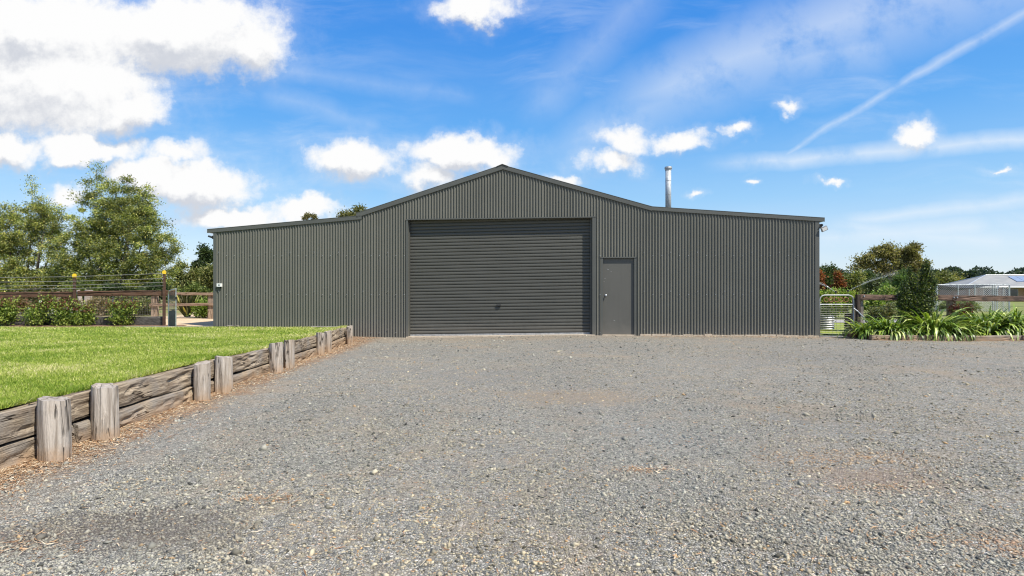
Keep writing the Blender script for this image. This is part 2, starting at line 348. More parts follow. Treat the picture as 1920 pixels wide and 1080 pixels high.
def leaves(rg, P, L, Wd, pal, dirs=None, droop=0, wts=None, var=.18, tcol=None):
    """one folded quad per leaf at the points P"""
    n = len(P); d = rg.normal(size=(n, 3)) if dirs is None else dirs + rg.normal(size=(n, 3))*.45
    d[:, 2] -= droop; d = unit(d); s = unit(np.cross(d, rg.normal(size=(n, 3)))); nn = np.cross(d, s)
    l = (L*rg.uniform(.6, 1.3, n))[:, None]; wd = (Wd*rg.uniform(.7, 1.25, n))[:, None]
    V = np.stack([P, P+d*l*.45+s*wd*.5+nn*wd*.12, P+d*l, P+d*l*.45-s*wd*.5+nn*wd*.12], 1).reshape(-1, 3)
    pal = np.array(pal); ix = rg.choice(len(pal), n, p=wts) if tcol is None else tcol
    c = pal[ix]*(1+rg.uniform(-var, var, (n, 1)))
    return V, np.repeat(c, 4, 0)
def leaf_obj(name, V, C, m, parent=None):
    return link(name, np_mesh(name, V, np.arange(len(V)).reshape(-1, 4), C), m, parent)
def at(px, py, Y): return Vector(((px-960)/F*Y, Y, CZ+(HY-py)/F*Y))
rnd = random.Random(5); RG = np.random.default_rng(11)
# ------------------------------------------------------------------ terrain
def sm(a, b, x):
    t = np.clip((np.asarray(x, float)-a)/(b-a), 0, 1); return t*t*(3-2*t)
def hyard(x, y):      # gravel yard: falls a little towards the left corner of the shed
    x = np.asarray(x, float); y = np.asarray(y, float)
    z = -.115*sm(6.5, 14.5, y)*sm(3.0, -4.2, x)
    return z + .012*np.sin(x*1.3+.4)*np.sin(y*.9) + .03*sm(-2.2, -3.2, x+.06*y)
def hland(x, y):
    x = np.asarray(x, float); y = np.asarray(y, float)
    l = .17*sm(14.5, 15.6, y)*(1-.9*sm(40, 90, y)); r = -.05*sm(16, 22, y)-.55*sm(24, 90, y)
    t = sm(-3, 3, x); z = l*(1-t)+r*t
    return z - .4*(1-sm(15.3, 15.5, y+.0787*(x+.256)))
def wallX(y): return float(np.interp(y, [1, 4.2, 6.3, 8.4, 11, 13.5, 15.5], [-3.13, -3.20, -3.32, -3.38, -3.62, -3.87, -4.35]))
def hlawn(x, y): return np.interp(y, [0, 4, 13.5, 15.7], [.415, .405, .285, .155]) + .01*np.sin(np.asarray(x)*2.1)*np.sin(np.asarray(y)*1.7)
def sheet(name, xs, ys, h, m, off=0, skip=None):
    X, Y = np.meshgrid(xs, ys); Z = h(X, Y)+off; V = np.stack([X, Y, Z], -1).reshape(-1, 3)
    nx = len(xs); i, j = np.meshgrid(np.arange(len(ys)-1), np.arange(nx-1), indexing='ij'); a = (i*nx+j).ravel()
    Fc = np.stack([a, a+1, a+nx+1, a+nx], 1)
    if skip is not None:
        c = V[Fc].mean(1); Fc = Fc[~skip(c[:, 0], c[:, 1])]
    return link(name, np_mesh(name, V, Fc), m, None, True)
xs = np.unique(np.concatenate([np.linspace(-1500, -60, 12), np.linspace(-60, 60, 61), np.linspace(-20, 20, 41), np.linspace(60, 1500, 12)]))
ys = np.unique(np.concatenate([np.linspace(-60, 14, 12), np.linspace(14, 16.4, 33), np.linspace(16.8, 30, 20), np.linspace(30, 120, 20), np.linspace(120, 2500, 12)]))
tag(sheet('ground', xs, ys, hland, M['ground']), kind='structure')
# gravel yard, its left side following the sleeper wall
def yard():
    V = []; ysl = np.linspace(-4, 15.9, 60); us = np.concatenate([np.linspace(0, .25, 12), np.linspace(.3, 1, 22)])
    for y in ysl:
        x0 = wallX(max(y, 1))-.16; x1 = 40
        for u in us: x = x0+(x1-x0)*u; V.append((x, y, float(hyard(x, y))))
    V = np.array(V); n = len(us); keep = []
    for i in range(len(ysl)-1):
        for j in range(n-1):
            a = i*n+j; keep.append((a, a+1, a+n+1, a+n))
    Fc = np.array(keep); c = V[Fc].mean(1)
    Fc = Fc[c[:, 1]+.0787*(c[:, 0]+.256) < 15.45 ]
    return tag(link('gravel_yard', np_mesh('gravel_yard', V, Fc), M['gravel'], None, True), kind='structure')
yard()
def lawn():
    V = []; ysl = np.linspace(.5, 15.62, 46); us = np.concatenate([np.linspace(0, .3, 18), np.linspace(.34, 1, 14)])
    for y in ysl:
        x0 = wallX(y)-.19
        for u in us: x = x0-26*u; V.append((x, y, float(hlawn(x, y))))
    n = len(us); V = np.array(V)
    Fc = np.array([(i*n+j+1, i*n+j, (i+1)*n+j, (i+1)*n+j+1) for i in range(len(ysl)-1) for j in range(n-1)])
    return tag(link('lawn', np_mesh('lawn', V, Fc), M['lawn'], None, True), kind='structure')
lawn()
# ------------------------------------------------------------------ the shed
TH = R(4.5); P0 = Vector((-.256, 15.2)); CT, ST = math.cos(TH), math.sin(TH)
def fs(px, off=0):    # photo column -> distance along the facade (off = metres behind the facade)
    u = (px-960)/F; y0 = P0.y+off*CT; x0 = P0.x+off*ST
    return (u*y0-x0)/(CT+u*ST)
def fz(px, py, off=0):
    s = fs(px, off); t = P0.y+off*CT-s*ST; return CZ+(HY-py)/F*t
def fp(px, py, off=0): return (fs(px, off), fz(px, py, off))
def facade_world(s, off=0): return Vector((P0.x+s*CT+off*ST, P0.y-s*ST+off*CT, 0))
shed = empty('shed', (P0.x, P0.y, 0), -TH, label='long dark grey corrugated steel shed with a central gable and a wide roller door', cat='shed')
top = [fp(402, 434), fp(680, 408.5), fp(680.5, 401), fp(942, 316), fp(1222, 391.5), fp(1535, 412)]
tx = [p[0] for p in top]; tz = [p[1] for p in top]
def topz(s): return float(np.interp(s, tx, tz))
def botz(s):
    p = facade_world(s); return float(hyard(p.x, p.y))-.06
DL, DR, DT0, DT1 = fs(765), fs(1110.5), fz(765, 412), fz(1110, 407.5)
ML, MR, MT = fs(1130), fs(1189.5), fz(1160, 483)
PITCH = .076
def profile(s): return -.0135*math.cos(2*math.pi*s/PITCH)-.0135
def opening(s):
    if DL < s < DR: return DT0+(DT1-DT0)*(s-DL)/(DR-DL)
    if ML < s < MR: return MT
    return None
s0, s1 = tx[0]+.03, tx[-1]-.03
brk = [DL, DR, ML, MR, tx[1], tx[3], tx[4]]
def wall_sheet(a, b, k):
    mb = MB(); n = max(2, int(round((b-a)/PITCH*10))); xs_ = sorted(set([a+(b-a)*i/n for i in range(n+1)] + [q for q in brk if a < q < b]))
    for x0, x1 in zip(xs_[:-1], xs_[1:]):
        if x1-x0 < 1e-5: continue
        op = opening((x0+x1)/2); e = 1e-4
        z0 = [botz(x0), botz(x1)] if op is None else [op, op]
        if op and DL < (x0+x1)/2 < DR: z0 = [DT0+(DT1-DT0)*(x-DL)/(DR-DL) for x in (x0, x1)]
        o = -.0045*(k % 2)
        mb.add([(x0, profile(x0)+o, z0[0]), (x1, profile(x1)+o, z0[1]), (x1, profile(x1)+o, topz(x1-e)+.02), (x0, profile(x0)+o, topz(x0+e)+.02)], [(0, 1, 2, 3)])
    return mb.build('wall_sheet', M['steel'], shed)
x = s0; k = 0
while x < s1-.05:
    e = min(x+.76, s1); wall_sheet(x, e+.012 if e < s1 else e, k); x = e; k += 1
# screw heads in rows, too small to pick apart
mb = MB()
for row in (473, 546, 617):
    for i in range(int((s1-s0)/(PITCH*3))):
        s = (math.floor(s0/PITCH)+.5+i*3+2)*PITCH-PITCH*.5
        px = 960 + (P0.x+s*CT)/(P0.y-s*ST)*F; z = fz(px, row+(6 if i % 3 else 0))
        if opening(s-.02) or opening(s+.02): continue
        if px < 670 and row == 617: continue
        mb.box((s, -.031, z), (.016, .010, .016))
tag(mb.build('screw_heads', M['galv_dull'], shed), kind='stuff')
# sides and back
SD_ = 10.0
def side(name, xa, h, flip):
    mb = MB(); n = int(SD_/PITCH*8)
    for i in range(n):
        y0, y1 = SD_*i/n, SD_*(i+1)/n; o0 = .008*math.cos(2*math.pi*y0/PITCH); o1 = .008*math.cos(2*math.pi*y1/PITCH)
        mb.add([(xa+o0, y0, -.2), (xa+o1, y1, -.2), (xa+o1, y1, h), (xa+o0, y0, h)], [(0, 1, 2, 3)])
    return mb.build(name, M['steel'], shed)
side('side_wall', tx[0]+.02, tz[0], 0); side('side_wall', tx[-1]-.02, tz[-1], 1)
mb = MB(); mb.prism([(tx[0]+.04, -.2), (tx[-1]-.04, -.2), (tx[-1]-.04, tz[-1]), (tx[4], tz[4]), (tx[3], tz[3]), (tx[2], tz[2]), (tx[1]-.001, tz[1]), (tx[0]+.04, tz[0])], .03, (0, SD_, 0)); mb.build('back_wall', M['steel'], shed)
# roof slopes (corrugated) and barge cappings
def roof(a, b, name='roof'):
    a = Vector((a[0], 0, a[1])); b = Vector((b[0], 0, b[1])); nrm = Vector((-(b-a).z, 0, (b-a).x)).normalized()
    mb = MB(); n = int(SD_/PITCH*6); pts = []
    for i in range(n+1):
        y = -.02+(SD_+.1)*i/n; o = nrm*(.008*math.cos(2*math.pi*y/PITCH))
        pts += [a+o+Vector((0, y, 0)), b+o+Vector((0, y, 0))]
    mb.add(pts, [(2*i, 2*i+2, 2*i+3, 2*i+1) for i in range(n)])
    return mb.build(name, M['steel'], shed)
r1a, r1b = fp(390, 430), fp(679, 404); r2a, r2b = fp(668.5, 400), fp(942, 309.5); r3b = fp(1222.5, 387.5); r4b = fp(1545, 408.5)
cf = lambda p, d: (p[0], p[1]+d)
roof(cf(r1a, -.03), cf(r1b, -.03)); roof(cf(r2a, -.03), cf(r2b, -.03)); roof(cf(r2b, -.03), cf(r3b, -.03)); roof(cf(r3b, -.03), cf(r4b, -.03))
def capping(a, b, h, ins=0):
    a, b = Vector(a), Vector(b); mb = MB()
    mb.prism([(a.x, a.y-h), (b.x, b.y-h), (b.x, b.y), (a.x, a.y)], .012, (0, -.042, 0))
    mb.prism([(a.x, a.y-.008), (b.x, b.y-.008), (b.x, b.y+.004), (a.x, a.y+.004)], .16, (0, -.046, 0))
    mb.prism([(a.x, a.y-h-.010), (b.x, b.y-h-.010), (b.x, b.y-h+.002), (a.x, a.y-h+.002)], .03, (0, -.046, 0))
    return mb.build('barge_capping', M['trim'], shed)
capping(r1a, r1b, .095); capping(r2a, r2b, .115); capping(r2b, r3b, .105); capping(r3b, r4b, .09)
mb = MB(); s, z = r2b; mb.prism([(s-.16, z-.052), (s-.15, z-.04), (s, z+.022), (s+.15, z-.035), (s+.16, z-.048), (s, z+.008)], SD_+.1, (0, -.06, 0)); mb.build('ridge_capping', M['trim'], shed)
def gutter(x0, z, d=1):
    mb = MB(); mb.prism([(x0, z), (x0+.1*d, z), (x0+.1*d, z-.09), (x0+.03*d, z-.09), (x0, z-.05)], SD_, (0, -.03, 0)); return mb.build('gutter', M['trim'], shed)
gutter(r4b[0]-.11, r4b[1]-.005); gutter(r1a[0]+.11, r1a[1]-.005, -1)
# corner and opening flashings
def vert(name, a, b, z0, z1, y0=-.036, y1=.05, m='trim'):
    mb = MB(); mb.b2(a, b, y0, y1, z0, z1); return mb.build(name, M[m], shed)
vert('corner_flashing', fs(401), fs(407), -.15, tz[0]-.03, -.032, .03); vert('corner_flashing', fs(1527.5), fs(1535.5), -.15, tz[-1]-.03, -.032, .06)
zb = lambda px, py: fz(px, py)
vert('jamb_flashing', fs(761.5), fs(765.5), zb(763, 635), DT0+.0, -.034, .26); vert('jamb_flashing', fs(1110.5), fs(1117.5), zb(1112, 631), DT1, -.034, .26)
mb = MB(); a, b = fs(761.5), fs(1117); zz0, zz1 = DT0-.012, DT1-.008
mb.prism([(a, zz0), (b, zz1), (b, zz1+.028), (a, zz0+.028)], .28, (0, -.040, 0)); mb.build('head_flashing', M['trim'], shed)
vert('jamb_flashing', fs(1126.5), fs(1130.5), zb(1128, 630), MT-.01, -.033, .09); vert('jamb_flashing', fs(1189), fs(1193), zb(1190, 630), MT-.01, -.033, .09)
mb = MB(); mb.b2(fs(1126.5), fs(1193), -.042, .09, MT-.01, MT+.018); mb.build('head_flashing', M['trim'], shed)
# roller door
RO = .14; rl, rr = DL-.02, DR+.02; zb0 = fz(765, 629.5, RO); zb1 = fz(1110, 625.5, RO)
rd = MB(); PR = .0885; prof = [(0, .0), (.008, .018), (.014, .022), (.022, .018), (.028, 0), (.060, -.004)]
zs = []; z = 0
while z < 3.3:
    zs += [(z+a, y) for a, y in prof]; z += PR
row = []
for i, (z, y) in enumerate(zs): row += [(rl, RO+y, zb0+.03+z), (rr, RO+y, zb1+.03+z)]
rd.add(row, [(2*i, 2*i+1, 2*i+3, 2*i+2) for i in range(len(zs)-1)])
rdo = rd.build('roller_door', M['door'], shed)
mb = MB(); mb.prism([(rl, zb0-.015), (rr, zb1-.015), (rr, zb1+.035), (rl, zb0+.035)], .03, (0, RO-.022, 0)); mb.build('bottom_rail', M['galv_dull'], rdo)
mb = MB(); hx, hz = fp(935, 572.5, RO); mb.b2(hx-.06, hx+.06, RO-.035, RO-.008, hz-.025, hz+.025); mb.b2(hx-.02, hx+.05, RO-.05, RO-.035, hz-.012, hz+.012); mb.build('door_handle', M['black'], rdo)
vert('door_guide', rr-.075, rr-.02, zb1, DT1, RO-.055, RO-.02, 'door'); vert('door_guide', rl+.02, rl+.05, zb0, DT0, RO-.045, RO-.02, 'door')
mb = MB(); mb.b2(rl-.03, rr+.03, .3, .32, -.2, DT0+.3); mb.build('inner_wall', M['black'], shed)
# side door
pd = MB(); pd.b2(ML+.008, MR-.008, .02, .055, fz(1160, 627), MT-.018); pdo = pd.build('personnel_door', M['panel'], shed)
kx, kz = fp(1135.8, 554)
mb = MB(); mb.tube([(kx, .02, kz), (kx, -.012, kz)], .011, 10); mb.tube([(kx, -.01, kz), (kx, -.024, kz), (kx, -.042, kz), (kx, -.05, kz)], [.014, .028, .028, .012], 14); mb.tube([(kx, .019, kz), (kx, .012, kz)], .032, 14); mb.build('door_knob', M['galv'], pdo, True)
for py in (500, 610):
    hx, hz = fp(1188.2, py); mb = MB(); mb.tube([(hx, .008, hz-.05), (hx, .008, hz+.05)], .009, 8); mb.b2(hx-.03, hx+.01, .014, .0195, hz-.045, hz+.045); mb.build('hinge', M['trim'], pdo)
mb = MB()
for px, py, wx, wz in ((1140, 505, .05, .012), (1146, 509, .035, .008), (1134.5, 522, .02, .02), (1152, 601, .05, .01), (1133, 528, .03, .006)):
    hx, hz = fp(px, py); mb.box((hx, .0195, hz), (wx, .0012, wz), Matrix.Rotation(.5, 3, 'Y'))
tag(mb.build('scuff_marks', plain('scuffed_paint', (.2, .2, .19), (.3, .3, .29), .6, 0, 60, 0), pdo), kind='stuff')
# concrete lip
mb = MB(); mb.prism([(DL-.04, botz(DL)-.2), (DR+.3, botz(DR)-.2), (DR+.06, zb1-.012), (DL-.04, zb0-.012)], .34, (0, -.06, 0)); mb.build('concrete_threshold', M['concrete'], shed)
mb = MB(); mb.b2(ML-.02, MR+.02, -.05, .1, -.2, fz(1160, 627)-.005); mb.build('concrete_threshold', M['concrete'], shed)
mb = MB(); x = fs(1200)
while x < s1: d = rnd.uniform(.12, .4); mb.b2(x, x+d*.96, -.035-rnd.random()*.03, .02, -.2, botz(x)+.075+rnd.random()*.035); x += d
mb.build('concrete_footing', M['concrete'], shed)
# flue
fx = fs(1253, .9); Yf = P0.y+.9*CT-fx*ST; zt = CZ+(HY-313)/F*Yf; zbt = CZ+(HY-392)/F*Yf
mb = MB(); mb.tube([(fx, .9, zbt-.2), (fx, .9, zt-.06)], .078, 20); fl = mb.build('flue', M['galv_soft'], shed, True)
mb = MB(); mb.tube([(fx, .9, zt-.055), (fx, .9, zt-.035), (fx, .9, zt), (fx, .9, zt+.012)], [.10, .102, .095, .03], 20); mb.tube([(fx, .9, zt-.09), (fx, .9, zt-.05)], .088, 20); mb.build('flue_cap', M['galv_dull'], fl)
for hh in (.33, .66):
    mb = MB(); z = zbt+(zt-zbt)*hh; mb.tube([(fx, .9, z), (fx, .9, z+.012)], .0805, 20); mb.build('flue_seam', M['galv_dull'], fl)
mb = MB(); mb.tube([(fx, .9, zbt-.1), (fx, .9, zbt-.0), (fx, .9, zbt+.045)], [.16, .13, .082], 20); mb.build('flue_flashing', M['trim'], fl, True)
def onshed(o, s, y, z): p = facade_world(s, y); o.location = (p.x, p.y, z); o.rotation_euler = (0, 0, -TH); return o
# security light at the right eave, small camera-like unit (no lamp) at the left eave, junction box on the wall
sl = onshed(empty('security_light', label='grey twin security light on the right end corner of the shed', cat='light'), fs(1536.5), .02, fz(1537, 426))
mb = MB(); mb.b2(-.02, .05, -.04, .04, -.03, .08); mb.build('mount', M['black'], sl)
mb = MB(); mb.tube([(.03, -.02, .03), (.06, -.06, -.02)], .014, 8); mb.build('arm', M['black'], sl)
hd = MB(); rot = Matrix.Rotation(-.45, 3, 'Y') @ Matrix.Rotation(.3, 3, 'X'); hd.box((.085, -.09, -.05), (.15, .05, .11), rot); hdo = hd.build('fixture_head', M['galv_dull'], sl)
mb = MB(); mb.box(Vector((.085, -.09, -.05))+rot @ Vector((0, -.028, 0)), (.12, .006, .08), rot); mb.build('lens', M['white'], hdo)
mb = MB(); mb.tube([(.03, -.07, .055), (.03, -.095, .04)], .03, 10); mb.build('sensor', M['black'], sl)
bl = onshed(empty('eave_camera', label='small black camera-like unit under the left eave of the shed', cat='light'), fs(400), .01, fz(400, 444))
mb = MB(); mb.b2(-.03, .02, -.03, .03, -.06, .03); mb.build('mount', M['black'], bl); mb = MB(); mb.box((-.075, -.02, .0), (.1, .09, .045), Matrix.Rotation(.35, 3, 'Y')); mb.build('fixture_head', M['black'], bl)
jb = onshed(empty('socket_box', label='small white socket box on the shed wall near its left corner', cat='socket box'), fs(413.5), -.018, fz(413.5, 534.5))
mb = MB(); mb.b2(-.062, .062, -.065, 0, -.045, .045); mb.build('housing', M['white'], jb); mb = MB(); mb.b2(-.02, .03, -.069, -.064, -.02, .02); mb.build('switch', M['galv_dull'], jb); mb = MB(); mb.tube([(0, -.02, -.045), (0, -.02, -.09)], .02, 8); mb.build('cable_gland', M['black'], jb)
# ------------------------------------------------------------------ sleeper retaining wall
def timber_mesh(name, L, T, H, seed, rough=.008, nx=36, ny=4, nz=7, gouge=3):
    """hewn beam: box surface grid, displaced; centred, long axis x"""
    rg = np.random.default_rng(seed); V = {}; vs = []; fc = []
    ph = rg.uniform(0, 6, 12); gs = [(rg.uniform(-L/2, L/2), rg.uniform(-.35, .35)*H, rg.uniform(.08, .4), rg.uniform(.008, .022), rg.uniform(.006, .03)) for _ in range(gouge)]
    def vert(i, j, k):
        if (i, j, k) in V: return V[(i, j, k)]
        x, y, z = (i/nx-.5)*L, (j/ny-.5)*T, (k/nz-.5)*H
        e = 0
        if j in (0, ny) and k in (0, nz): y *= .88; z *= .95
        w1 = math.sin(x*3.1+ph[0])*.5+math.sin(x*7.7+ph[1]+z*9)*.3+math.sin(x*17+ph[2]+y*14)*.2
        w2 = math.sin(x*2.3+ph[3])*.5+math.sin(x*9.1+ph[4]+z*22)*.3+math.sin(x*23+ph[5]+z*40)*.25
        y2 = y+rough*w2*(1 if abs(j/ny-.5) > .3 else 0); z2 = z+rough*1.1*w1*(1 if abs(k/nz-.5) > .3 else .4)
        if j == 0:
            for gx, gz, gl, gw, gd in gs:
                dd = ((x-gx)/gl)**2+((z-gz-.12*(x-gx))/gw)**2
                if dd < 1: y2 += gd*(1-dd)
        if i in (0, nx): x += rg.uniform(-.006, .006)
        V[(i, j, k)] = len(vs); vs.append((x, y2, z2)); return V[(i, j, k)]
    for i in range(nx):
        for k in range(nz):
            fc.append((vert(i, 0, k), vert(i+1, 0, k), vert(i+1, 0, k+1), vert(i, 0, k+1))); fc.append((vert(i+1, ny, k), vert(i, ny, k), vert(i, ny, k+1), vert(i+1, ny, k+1)))
        for j in range(ny):
            fc.append((vert(i, j, nz), vert(i+1, j, nz), vert(i+1, j+1, nz), vert(i, j+1, nz))); fc.append((vert(i+1, j, 0), vert(i, j, 0), vert(i, j+1, 0), vert(i+1, j+1, 0)))
    for j in range(ny):
        for k in range(nz):
            fc.append((vert(0, j+1, k), vert(0, j, k), vert(0, j, k+1), vert(0, j+1, k+1))); fc.append((vert(nx, j, k), vert(nx, j+1, k), vert(nx, j+1, k+1), vert(nx, j, k+1)))
    me = bpy.data.meshes.new(name); me.from_pydata(vs, [], fc); me.update(); return me
def timber(name, a, b, T, H, m, parent=None, seed=0, roll=0, **kw):
    """beam whose axis runs from a to b (world)"""
    a, b = Vector(a), Vector(b); d = b-a
    o = link(name, timber_mesh(name, d.length, T, H, seed, **kw), m, parent)
    o.location = (a+b)/2; o.rotation_euler = (roll, -math.atan2(d.z, math.hypot(d.x, d.y)), math.atan2(d.y, d.x)); return o
rw = empty('retaining_wall', (0, 0, 0), label='low retaining wall of weathered sleepers and round posts beside the lawn', cat='retaining wall')
JN = [1.2, 2.1, 4.23, 6.33, 8.38, 11.0, 13.42, 15.35]
def gz(x, y): return float(hyard(x, y))
for i, (a, b) in enumerate(zip(JN[:-1], JN[1:])):
    for t in (0, 1):
        dxo = rnd.uniform(-.012, .012) + (.015 if t == 0 else 0)
        pa = Vector((wallX(a)-.105+dxo, a+.008, 0)); pb = Vector((wallX(b)-.105+dxo, b-.008, 0))
        za = np.interp(a, [1, 4, 13.5, 15.4], [.405, .40, .30, .17]); zb_ = np.interp(b, [1, 4, 13.5, 15.4], [.405, .40, .30, .17])
        h = .205
        pa.z = za-(h/2 if t else h*1.5+.014)+rnd.uniform(-.006, .006); pb.z = zb_-(h/2 if t else h*1.5+.014)+rnd.uniform(-.006, .006)
        # the axis runs towards the yard side with the gouged face (local -y) turned to the right
        timber('sleeper', pa, pb, .11, h-.004, M['sleeper'], rw, 40+i*2+t, nx=int(22*(b-a)), gouge=int(4*(b-a))+2)
    bk = None
mb = MB()
for a in np.arange(1, 15.4, .6):
    b = a+.6; za, zb_ = (float(np.interp(v, [1, 4, 13.5, 15.4], [.36, .355, .25, .12])) for v in (a, b))
    mb.add([(wallX(a)-.165, a, -.3), (wallX(b)-.165, b, -.3), (wallX(b)-.165, b, zb_), (wallX(a)-.165, a, za)], [(0, 1, 2, 3)])
mb.build('backfill', M['soil'], rw)
def log_post(name, x, y, z0, z1, r, m, parent, seed, flat=.0, lean=(0, 0)):
    rg = np.random.default_rng(seed); seg, nz = 26, 9; vs = []; ph = rg.uniform(0, 6, 8)
    groove = [(rg.uniform(0, 2*math.pi), rg.uniform(.006, .02)) for _ in range(3)]
    for k in range(nz+1):
        t = k/nz; z = z0+(z1-z0)*t
        for j in range(seg):
            a = 2*math.pi*j/seg; rr = r*(1+.05*math.sin(a*2+ph[0])+.035*math.sin(a*3+ph[1]+t*1.5)+.02*math.sin(a*7+ph[2]+t*3))*(1.04-.06*t)
            for ga, gd in groove:
                da = abs((a-ga-.15*math.sin(t*3+ph[3])+math.pi) % (2*math.pi)-math.pi)
                if da < .17: rr -= gd
            if k == nz: rr *= .975
            zz_ = z+(.012*math.sin(a+ph[4])+.004*math.sin(a*5) if k == nz else 0)
            vs.append((rr*math.cos(a)*.92+lean[0]*t, rr*math.sin(a)+lean[1]*t, zz_))
    fc = [(k*seg+j, k*seg+(j+1) % seg, (k+1)*seg+(j+1) % seg, (k+1)*seg+j) for k in range(nz) for j in range(seg)]
    vs.append((lean[0], lean[1], z1+.003)); c = len(vs)-1; fc += [(nz*seg+j, nz*seg+(j+1) % seg, c) for j in range(seg)]
    me = bpy.data.meshes.new(name); me.from_pydata(vs, [], fc); me.update(); o = link(name, me, m, parent); o.location = (x, y, 0); return o
POSTS = [(103,860,747,.100),(197,822,723,.095),(378,750,680,.088),(420,735,669,.098),(517,698,643,.098),(542,690,638,.086),(600,666,624,.088),(615,661,621,.082),(655,646,611.5,.078)]
for i, (px, yb, yt, r) in enumerate(POSTS):
    g0 = 0
    for _ in range(6):
        Y = F*(CZ-g0)/(yb-HY); X = (px-960)/F*Y; g0 = gz(X, Y)
    log_post('post', X, Y, g0-.15, CZ-(yt-HY)/F*Y, r, M['wall_post'], rw, 90+i, lean=(rnd.uniform(-.008, .008), rnd.uniform(-.006, .006)))
print('shed and wall done')
# ------------------------------------------------------------------ gravel stones, litter, grass
def stones(n, y0, y1, pw, sz, seed, big=0):
    rg = np.random.default_rng(seed); u = rg.uniform(size=n); e = 1-pw
    Y = (y0**e+(y1**e-y0**e)*u)**(1/e); X = rg.uniform(-1, 1, n)*(Y*.98+.6)
    wx = np.interp(Y, [1, 4.2, 6.3, 8.4, 11, 13.5, 15.5], [-3.13, -3.20, -3.32, -3.38, -3.62, -3.87, -4.35])
    k = (X > wx-.07) & (Y < 15.1-.0787*X) & ~((X > 8.7) & (Y > 13.2)); X, Y = X[k], Y[k]; n = len(X)
    s = sz*rg.lognormal(0, .42, n)*(1+.10*np.maximum(Y-3, 0))
    if big: s = np.minimum(s, .05)
    base = np.array([(1,0,0),(0,1,0),(-1,0,0),(0,-1,0),(0,0,1),(0,0,-1)], float)
    P = base[None]*(1+rg.uniform(-.42, .42, (n, 6, 1)))+rg.uniform(-.28, .28, (n, 6, 3))
    P[:, :, 1] *= rg.uniform(.5, .95, (n, 1)); P[:, :, 2] *= rg.uniform(.28, .7, (n, 1))
    tl = rg.uniform(-.5, .5, (n, 1)); P[:, :, 2] += P[:, :, 0]*tl*.6
    a = rg.uniform(0, 6.28, (n, 1)); x = P[:, :, 0]*np.cos(a)-P[:, :, 1]*np.sin(a); y = P[:, :, 0]*np.sin(a)+P[:, :, 1]*np.cos(a)
    P = np.stack([x, y, P[:, :, 2]], -1)*s[:, None, None]*.62
    P += np.stack([X, Y, hyard(X, Y)+s*.10], -1)[:, None]
    t = np.array([(0,1,4),(1,2,4),(2,3,4),(3,0,4),(1,0,5),(2,1,5),(3,2,5),(0,3,5)])
    Fc = (t[None]+np.arange(n)[:, None, None]*6).reshape(-1, 3)
    pal = np.array([(.165,.163,.145),(.28,.272,.235),(.365,.345,.29),(.325,.31,.262),(.395,.373,.31),(.21,.204,.18),(.44,.415,.345),(.38,.27,.16),(.06,.06,.055)])
    if big: pal = pal*.8; pal[6] = pal[0]; pal[7] = pal[3]
    c = pal[rg.choice(9, n, p=[.155,.20,.18,.17,.105,.10,.015,.025,.05])]*(1+rg.uniform(-.15, .15, (n, 1)))
    mac = np.sin(X*.9+1.3*np.sin(Y*.5))*np.sin(Y*.75+np.sin(X*.6)*1.7)+.6*np.sin(X*2.3+Y*1.1)*np.sin(Y*2.6-X*.7)+.35*np.sin(X*5.1-Y*2)*np.sin(Y*5.7+X)
    c = c*np.stack([1+.17*mac, 1+.10*mac, 1-.01*mac], 1).clip(.7, 1.35)
    for px_, py_, rx_, ry_, cc_, am in ((-1.8, 2.78, .62, .26, (.14, .12, .10), .55), (-2.75, 2.85, .5, .2, (.16, .135, .11), .45), (.75, 6.3, 1.0, .5, (.42, .32, .21), .6), (2.3, 3.9, .6, .3, (.40, .27, .17), .5), (2.35, 2.6, .3, .12, (.34, .20, .12), .6), (6, 11, 3, .8, (.36, .30, .22), .35)):
        dd_ = ((X-px_)/rx_)**2+((Y-py_)/ry_)**2+rg.normal(0, .45, n); wgt = (np.clip(1.25-dd_, 0, 1)*am)[:, None]; c = c*(1-wgt)+np.array(cc_)*rg.uniform(.7, 1.3, (n, 1))*wgt
    c = c*np.array([1.05, 1.01, .91])
    if not big: dead = (mac > .35) & (rg.uniform(size=n) < .62); P = P*np.where(dead, 0, 1)[:, None, None] if False else P; P[dead] -= np.array([0, 0, .06])
    near = np.clip((-2.8-(X+.06*Y)+rg.normal(0, .25, n))/.5, 0, 1)[:, None]*.55
    c = c*(1-near)+near*np.array([.38, .25, .15])*rg.uniform(.7, 1.2, (n, 1))
    return np_mesh('gravel_stones', P.reshape(-1, 3), Fc, np.repeat(c, 6, 0), 3)
tag(link('gravel_stones', stones(185000, 2.0, 15.3, 1.75, .0092, 1), M['stone_chips']), kind='stuff')
tag(link('slate_chips', stones(700, 2.0, 13, 1.75, .022, 2, 1), M['stone_chips']), kind='stuff')
